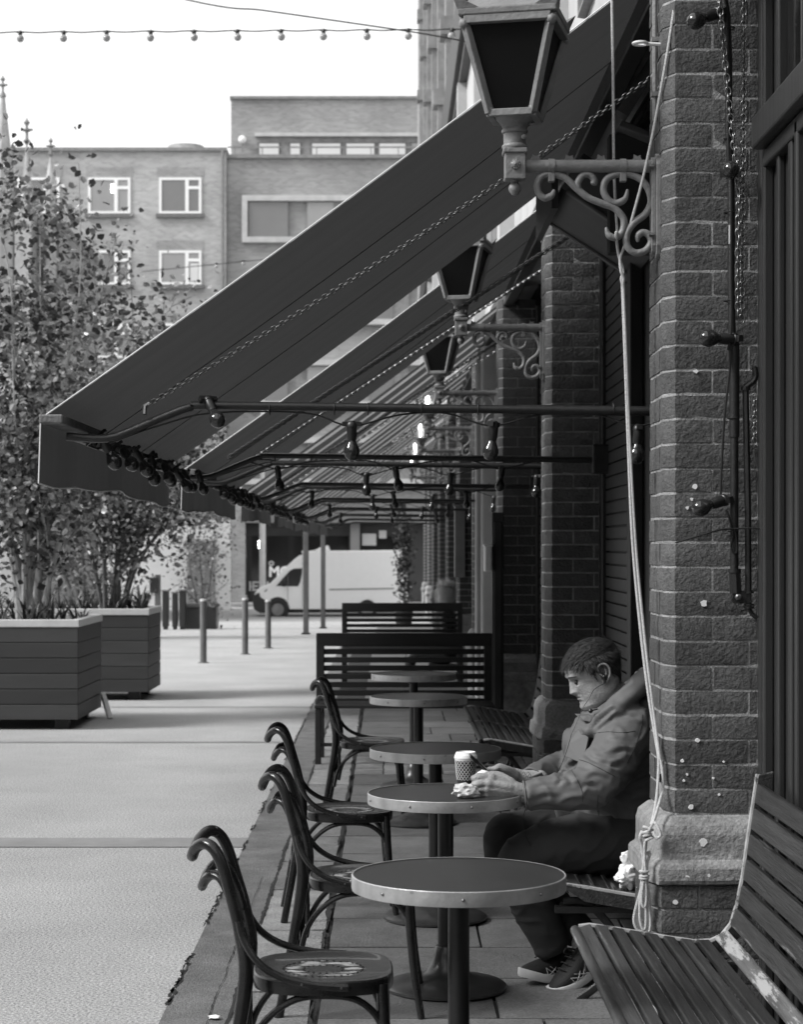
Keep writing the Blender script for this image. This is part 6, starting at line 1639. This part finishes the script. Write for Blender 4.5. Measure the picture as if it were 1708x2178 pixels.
jm = remesh(jk, .0072, 9, cloth)
FOLDS = [([(700, 560), (800, 640), (930, 690), (1100, 730), (1200, 690)], .009), ([(1100, 570), (1200, 535), (1300, 560)], .006), ([(1160, 970), (1380, 910), (1540, 840)], .007), ([(1140, 1085), (1350, 1040), (1550, 1010)], .006),
         ([(1180, 860), (1350, 830), (1530, 740)], .006), ([(900, 1460), (1150, 1440), (1380, 1400)], .005), ([(390, 850), (425, 900), (370, 970)], .006), ([(440, 1190), (560, 1155), (700, 1175)], .005), ([(480, 860), (540, 900), (560, 960)], .006),
         ([(820, 260), (880, 180), (980, 90), (1090, 20)], .012), ([(670, 300), (730, 380), (760, 480)], .007), ([(420, 860), (500, 770), (600, 700), (640, 640)], .010), ([(690, 990), (780, 960), (880, 990)], .006), ([(760, 880), (850, 850), (1000, 900)], .005),
         ([(1130, 120), (1250, 110), (1370, 130)], .005), ([(1000, 420), (1150, 400), (1250, 450)], .003), ([(100, 1150), (250, 1100), (380, 1120)], .004), ([(120, 990), (230, 960), (330, 975)], .003), ([(60, 1260), (200, 1225), (330, 1235)], .004)]
bv0 = BVHTree.FromPolygons([v.co for v in jm.vertices], [tuple(p_.vertices) for p_ in jm.polygons])
from mathutils.kdtree import KDTree
fl_pts = []
for pts_, am in FOLDS:
    ln_ = surf_line(bv0, pts_, 8); n_ = max(1, len(ln_) - 1)
    fl_pts += [(p_, am * math.sin(math.pi * (i_ + .6) / (n_ + 1.2)) ** .5) for i_, p_ in enumerate(ln_)]
kd_ = KDTree(len(fl_pts))
for i_, (p_, am) in enumerate(fl_pts): kd_.insert(p_, i_)
kd_.balance()
nv_ = [(v.co.copy(), v.normal.copy()) for v in jm.vertices]
for v, (c, nn) in zip(jm.vertices, nv_):
    co_, i_, d_ = kd_.find(c)
    if d_ < .06:
        am = fl_pts[i_][1]; side_ = 1.0 if c.z > co_.z else .55
        v.co = c + nn * (-am * math.exp(-(d_ / .008) ** 2) + am * .75 * side_ * math.exp(-((d_ - .017) / .011) ** 2))
jm.update()
bv1 = BVHTree.FromPolygons([v.co for v in jm.vertices], [tuple(p_.vertices) for p_ in jm.polygons])
SEAMS = [[(640, 650), (760, 690), (940, 780), (1090, 860)], [(560, 790), (640, 930), (690, 1060), (695, 1170)], [(830, 330), (1000, 310), (1200, 320), (1340, 300)], [(1430, 100), (1415, 250), (1340, 500), (1240, 700)], [(885, 1090), (880, 1280), (930, 1490)], [(400, 1500), (640, 1505), (850, 1500), (1100, 1490), (1370, 1475)], [(130, 780), (170, 860)]]
seam_l = [surf_line(bv1, s_, 7) for s_ in SEAMS]
jm.transform(Matrix.Translation(-MO)); jm.materials.append(MATS['jacket']); jo = link('jacket', jm, None, man)
for ln_ in seam_l:
    if len(ln_) > 3: MB().tube([p_ + Vector((0, -.0004, 0)) for p_ in ln_], .0011, 5).build('seam', 'cable', jo, world=True)
# cuffs, hem, flap, zip, toggle
def ringtube(c, d, r, t_, name, par, mat='jacket', n=20, sy=1.0):
    u = Vector(d).normalized().orthogonal().normalized(); v = Vector(d).normalized().cross(u)
    MB().tube([Vector(c) + u * r * math.cos(a) + v * r * sy * math.sin(a) for a in [2 * math.pi * i / n for i in range(n)]], t_, 7, closed=True).build(name, mat, par, world=True)
ringtube((.477, 6.932, .712), (1, 0, .1), .049, .004, 'cuff', jo); ringtube((.512, 7.130, .742), (-.55, -1, -.05), .043, .004, 'cuff', jo)
# tab on the far cuff
MB().bar((.525, 7.095, .765), (.545, 7.12, .705), .055, .006, up=(0, -1, .3)).build('cuff_tab', 'jacket', jo, world=True, bevel=.003)
# storm flap standing off the chest
fl = [P(1236, 1545, 7.13), P(1256, 1555, 7.10), P(1246, 1600, 7.07), P(1243, 1626, 7.06), P(1200, 1608, 7.10), P(1206, 1585, 7.12), P(1216, 1560, 7.13)]
MB().prism(fl, (.004, .008, 0)).build('storm_flap', 'jacket', jo, world=True, bevel=.003)
# collar tip and toggle under the chin
MB().prism([P(1222, 1518, 7.16), P(1250, 1519, 7.10), P(1264, 1524, 7.09), P(1256, 1536, 7.09), P(1238, 1532, 7.10)], (.002, .006, 0)).build('collar_tip', 'jacket', jo, world=True, bevel=.002)
MB().ball(P(1257, 1512, 7.075), .0085, 10, 8).build('toggle', 'phone', jo, world=True)
MB().tube([P(1257, 1512, 7.075), P(1272, 1508, 7.08)], .0025, 6).build('draw_cord', 'cable', jo, world=True)
# sleeve seam
def on_limb(pts, r, ang): pass

# ---- trousers
tr = MB()
limb(tr, [(.90, 7.17, .505), (.78, 7.13, .515), (.64, 7.08, .515), (.53, 7.05, .495), (.475, 7.04, .46), (.485, 7.05, .38), (.525, 7.07, .28), (.565, 7.10, .20), (.590, 7.12, .135)], [.11, .115, .105, .094, .088, .080, .076, .070, .060])
limb(tr, [(.90, 7.45, .505), (.76, 7.42, .515), (.60, 7.36, .525), (.48, 7.30, .525), (.43, 7.28, .50), (.46, 7.27, .42), (.56, 7.23, .31), (.66, 7.20, .22), (.700, 7.18, .175)], [.11, .11, .098, .09, .086, .078, .074, .066, .056])
tr.ball((.88, 7.31, .52), .16, 16, 10, (1, 1.35, .75))
def tcl(c):
    r = 1 - abs(noise.noise(Vector((c.x * 8 + c.z * 7, c.y * 8, c.z * 14 - c.x * 9)))) * 2
    return .005 * noise.noise(c * 10) + .006 * max(0, r) ** 3 - .001
tm_ = remesh(tr, .0095, 8, tcl); tm_.transform(Matrix.Translation(-MO)); tm_.materials.append(MATS['trousers']); to_ = link('trousers', tm_, None, man)
# ---- shoes
def shoe(loc, yaw, pitch):
    S = Matrix.Translation(loc) @ Matrix.Rotation(yaw, 4, 'Z') @ Matrix.Rotation(pitch, 4, 'Y')
    # local: toe towards -x, ball of foot at origin
    u = MB(); rings = [(-.095, .012, .030, .022), (-.085, .030, .036, .036), (-.05, .044, .048, .055), (0, .049, .066, .072), (.05, .044, .088, .09), (.09, .038, .105, .105), (.13, .036, .105, .105), (.165, .034, .085, .08), (.178, .020, .06, .06)]
    vs = []; fs = []; n = 16
    for x, w, h, _ in rings:
        for j in range(n):
            a = 2 * math.pi * j / n; zz_ = math.sin(a)
            vs.append(S @ Vector((x, w * math.copysign(abs(math.cos(a)) ** .8, math.cos(a)), .014 + (h / 2) * (1 + math.copysign(abs(zz_) ** .8, zz_)))))
    for i in range(len(rings) - 1):
        for j in range(n): fs.append((i * n + j, i * n + (j + 1) % n, (i + 1) * n + (j + 1) % n, (i + 1) * n + j))
    fs.append(tuple(range(n - 1, -1, -1))); fs.append(tuple((len(rings) - 1) * n + j for j in range(n)))
    u.add(vs, [tuple(reversed(f)) for f in fs], True); so_ = u.build('shoe', 'shoe', man, world=True, ang=70)
    prof = [(-.104, .010), (-.098, .028), (-.075, .043), (-.03, .052), (.02, .051), (.07, .043), (.12, .041), (.165, .038), (.184, .022)]
    top = [(x, w) for x, w in prof]; vs = []; n2 = len(prof)
    for lv, (k, z) in enumerate(((.90, .0), (1.0, .008), (1.0, .026), (.95, .030))):
        for x, w in prof: vs.append(S @ Vector((x * (1 if lv else .98), w * k, z + (.012 if x < -.09 else (.006 if x < -.07 else 0)) + (.010 if (lv >= 2 and x > .05) else 0))))
        for x, w in prof[::-1]: vs.append(S @ Vector((x * (1 if lv else .98), -w * k, z + (.012 if x < -.09 else (.006 if x < -.07 else 0)) + (.010 if (lv >= 2 and x > .05) else 0))))
    m = 2 * n2; fs = [(l_ * m + j, l_ * m + (j + 1) % m, (l_ + 1) * m + (j + 1) % m, (l_ + 1) * m + j) for l_ in range(3) for j in range(m)] + [tuple(range(m - 1, -1, -1)), tuple(3 * m + j for j in range(m))]
    sl = MB().add(vs, fs, True).build('sole', 'sole', so_, world=True, ang=50)
    st2 = MB()
    for a_, b_ in (((-.03, .052), (.04, .018)), ((-.012, .058), (.058, .024)), ((.03, .070), (-.02, .024)), ((.055, .078), (.005, .022)), ((.06, .055), (.02, .068)), ((-.03, .052), (-.02, .024))):
        for s in (1, -1):
            def sp(p): 
                x, z = p; w = .052 - .010 * abs(x) / .1 - max(0, z - .045) * .42
                return S @ Vector((x, s * w, z))
            st2.tube([sp(a_), sp(((a_[0] + b_[0]) / 2, (a_[1] + b_[1]) / 2)), sp(b_)], .0014, 5)
    st2.build('side_stripes', 'sole', so_, world=True)
    lc = MB()
    for q in range(4):
        x = -.03 + q * .022; z = .078 + q * .012; lc.tube([S @ Vector((x, -.022, z)), S @ Vector((x - .006, 0, z + .008)), S @ Vector((x, .022, z))], .0025, 5)
    lc.build('laces', 'shoe', so_, world=True)
    MB().tube(spline([S @ Vector((.05, .0, .112)), S @ Vector((.02, 0, .135)), S @ Vector((.005, 0, .125)), S @ Vector((.03, 0, .105))], 4), .003, 6).build('pull_loop', 'shoe', so_, world=True)
    return so_
shoe(Vector((.555, 7.12, PAVZ + .002)), R(35), R(8)); shoe(Vector((.665, 7.06, PAVZ + .002)), R(28), R(-24))
MB().tube([(.700, 7.17, .20), (.705, 7.12, .115)], [.045, .042], 12).build('sock', 'sock', man, world=True)

# ---- phone, cup, crumpled bag, tissues
ph = thing('mobile_phone', 'black mobile phone held edge-on in his right hand', 'phone', H(330, 455, 7.03))
pa, pb2 = H(212, 338, 7.025), H(455, 570, 7.035)
MB().bar(pa, pb2, .072, .0095, up=(0.7, 0, .7)).build('case', 'phone', ph, world=True, bevel=.003)
nrm_ = Vector((pb2 - pa)).normalized().cross(Vector((0, 1, 0))).normalized()
if nrm_.z < 0: nrm_ = -nrm_
MB().bar(pa.lerp(pb2, .03) + nrm_ * .0052, pa.lerp(pb2, .97) + nrm_ * .0052, .066, .0012, up=nrm_).build('screen', 'glass_dark', ph, world=True)
ts = thing('paper_tissue', 'small white tissue pinched in his left hand', 'tissue', H(365, 545, DN + .05))
def crumple(c, r, seed, sc=(1, 1, 1), amp=.45, sub=3, fr=1.0, smooth=True):
    b = bmesh.new(); bmesh.ops.create_icosphere(b, subdivisions=sub, radius=1.0)
    rr_ = random.Random(seed); o = Vector((rr_.uniform(0, 50),) * 3)
    for v in b.verts:
        n0 = v.co.normalized(); k = 1 + amp * (abs(noise.noise(n0 * 1.7 * fr + o)) * 1.5 - .35) + amp * .38 * (abs(noise.noise(n0 * 3.6 * fr + o)) - .2)
        v.co = Vector((n0.x * sc[0], n0.y * sc[1], n0.z * sc[2])) * r * k + Vector(c)
    m = MB(); b.verts.index_update(); m.add([v.co.copy() for v in b.verts], [tuple(v.index for v in f.verts) for f in b.faces], smooth); b.free(); return m
crumple(H(362, 552, DN + .05), .020, 3, (1.2, 1, .8), .3).build('tissue', 'tissue', ts, world=True)
TH = .712
cup = thing('coffee_cup', 'takeaway coffee cup with white lid and fish scale pattern on the table', 'cup', (P(991, 0, 7.07).x, 7.07, TH))
cx_, cy_ = P(991, 0, 7.07).x, 7.07
def cr(z): return .028 + (.0385 - .028) * z / .112
MB().lathe([(cr(0) - .004, .004), (cr(0), .0), (cr(.035), .035)], n=36).build('cup_foot', 'cup_dark', cup)
MB().lathe([(cr(.035), .0352), (cr(.112), .112)], n=36).build('sleeve', 'cup_dark', cup)
sc_ = MB()
for row in range(9):
    z = .040 + row * .0078; nn = 18
    for q in range(nn):
        a0_ = 2 * math.pi * (q + (.5 if row % 2 else 0)) / nn; da = math.pi / nn
        pts = []
        for i in range(7):
            u = -1 + 2 * i / 6; zz_ = z - .0075 * math.sqrt(max(0, 1 - u * u)) + .0075; r_ = cr(zz_) + .0004
            pts.append((r_ * math.cos(a0_ + da * u), r_ * math.sin(a0_ + da * u), zz_))
        sc_.tube(pts, .0007, 4)
sc_.build('scale_pattern', 'cup_white', cup, kind='stuff')
MB().lathe([(cr(.108) + .0003, .1075), (cr(.112) + .001, .1125), (cr(.108) + .0015, .111)], n=36).build('sleeve_edge', 'cup_white', cup)
MB().lathe([(.0392, .112), (.0415, .115), (.0418, .119), (.0400, .122), (.0402, .1255), (.0375, .128), (.0350, .136), (.0338, .138), (.0325, .1365), (.0300, .131), (1e-6, .131)], n=36).build('lid', 'cup_white', cup)
lb_ = MB(); lb_.box(-.0205, .0, -cr(.017) - .0012, -cr(.017) + .006, .008, .026); lb_.build('label_patch', 'stone_mid', cup)
# small square marks on the label
for i, (x, z) in enumerate(((-.017, .012), (-.010, .012), (-.017, .019), (-.008, .02))): MB().box(x, x + .004, -cr(.017) - .0018, -cr(.017) - .0011, z, z + .003).build('label_mark', 'cup_dark', cup)
pbag = thing('paper_bag', 'crumpled brown paper bag on the table beside the cup', 'paper bag', P(992, 1690, 6.85))
c_ = P(991, 1684, 6.85); crumple((c_.x, 6.86, TH + .024), .042, 8, (1.05, .8, .62), .42, 3, 1.9, False).build('bag', 'paper', pbag, world=True)
nap = thing('paper_napkins', 'bunched white paper napkins lying on the bench end beside the pillar', 'napkins', P(1335, 1880, 6.86))
c_ = P(1336, 1856, 6.88)
crumple(c_ + Vector((0, 0, -.008)), .045, 21, (.85, .7, .95), .5, 4, .8).build('napkin', 'tissue', nap, world=True)
crumple(P(1331, 1826, 6.88), .022, 22, (.8, .5, 1.1), .6, 3, .8).build('napkin', 'tissue', nap, world=True)
crumple(P(1322, 1868, 6.86), .028, 23, (.9, .8, .6), .5, 3, .8).build('napkin', 'tissue', nap, world=True)

# litter
lt_ = thing('paper_scrap', 'small pale scrap of paper lying in the gutter by the chair', 'litter', (-.58, 6.55, .012))
crumple((-.578, 6.62, .014), .016, 31, (1.2, 1, .35), .6, 2).build('scrap', 'tissue', lt_, world=True)

# ================================================================== PERSON BEHIND THE FAR BENCH
DP = 24.3
p2 = thing('person', 'blond haired person in dark clothes sitting behind the far cross bench', 'person', P(945, 1330, DP))
hc = P(943, 1262, DP)
b = MB(); H2 = Matrix.Translation(hc) @ Matrix.Rotation(R(10), 4, 'Z') @ Matrix.Translation((0, 0, -.12))
vs = []; fs = []
for i in range(31):
    for j in range(32): vs.append(H2 @ head_point(.235 * i / 30, 2 * math.pi * j / 32))
for i in range(30):
    for j in range(32): fs.append((i * 32 + (j + 1) % 32, (i + 1) * 32 + (j + 1) % 32, (i + 1) * 32 + j, i * 32 + j))
b.add(vs, fs, True); b.tube([hc + Vector((.01, 0, -.05)), hc + Vector((.02, 0, -.2))], .055, 12)
bo2 = b.build('body', 'skin', p2, world=True)
j2 = MB(); x_, z_ = hc.x + .02, hc.z
ell_loft(j2, [((x_, DP, z_ - .78), .16, .18), ((x_, DP, z_ - .5), .15, .19), ((x_, DP, z_ - .28), .14, .22), ((x_, DP, z_ - .2), .10, .14), ((x_, DP, z_ - .15), .06, .07)])
limb(j2, [(x_, DP - .2, z_ - .27), (x_ - .02, DP - .24, z_ - .5), (x_ - .22, DP - .2, z_ - .56)], [.07, .06, .045]); limb(j2, [(x_, DP + .2, z_ - .27), (x_ - .02, DP + .24, z_ - .5), (x_ - .22, DP + .2, z_ - .56)], [.07, .06, .045])
jm2 = remesh(j2, .02, 4); jm2.transform(Matrix.Translation(-Vector(p2.location))); jm2.materials.append(MATS['timber_black']); link('coat', jm2, None, p2)
hh = MB(); rr = random.Random(9)
for q in range(2600):
    ph_ = rr.uniform(.9, 2 * math.pi - .9); z = rr.uniform(.02, .235); p0 = head_point(min(z, .234), ph_, .016)
    ln = rr.uniform(.05, .10); o_ = Vector((p0.x, p0.y, (p0.z - .12))).normalized(); fl_ = Vector((.2, 0, -1)) if z < .2 else Vector((rr.uniform(-1, 1), rr.uniform(-1, 1), 0))
    p1 = p0 + (o_ * .5 + fl_ * .5 + Vector((rr.uniform(-.4, .4),) * 3)).normalized() * ln; sd = fl_.cross(o_).normalized() * .007
    hh.add([H2 @ (p0 - sd), H2 @ (p0 + sd), H2 @ p1], [(0, 1, 2)])
hh.build('hair', 'hair_blond', p2, world=True, kind='stuff')
l2 = MB(); limb(l2, [(x_, DP - .1, z_ - .78), (x_ - .4, DP - .1, z_ - .76), (x_ - .40, DP - .1, .03)], [.09, .08, .05]); limb(l2, [(x_, DP + .1, z_ - .78), (x_ - .4, DP + .1, z_ - .76), (x_ - .40, DP + .1, .03)], [.09, .08, .05])
lm = remesh(l2, .02, 4); lm.transform(Matrix.Translation(-Vector(p2.location))); lm.materials.append(MATS['timber_black']); link('trousers', lm, None, p2)
# the stool this person sits on
sto = thing('wooden_stool', 'plain dark stool under the blond person', 'stool', (x_, DP, .02))
MB().box(-.2, .2, -.22, .22, z_ - .93, z_ - .88).build('seat', 'bench_far', sto, bevel=.01)
for sx in (-1, 1):
    for sy in (-1, 1): MB().box(sx * .17 - .02, sx * .17 + .02, sy * .19 - .02, sy * .19 + .02, 0, z_ - .93).build('leg', 'bench_far', sto)
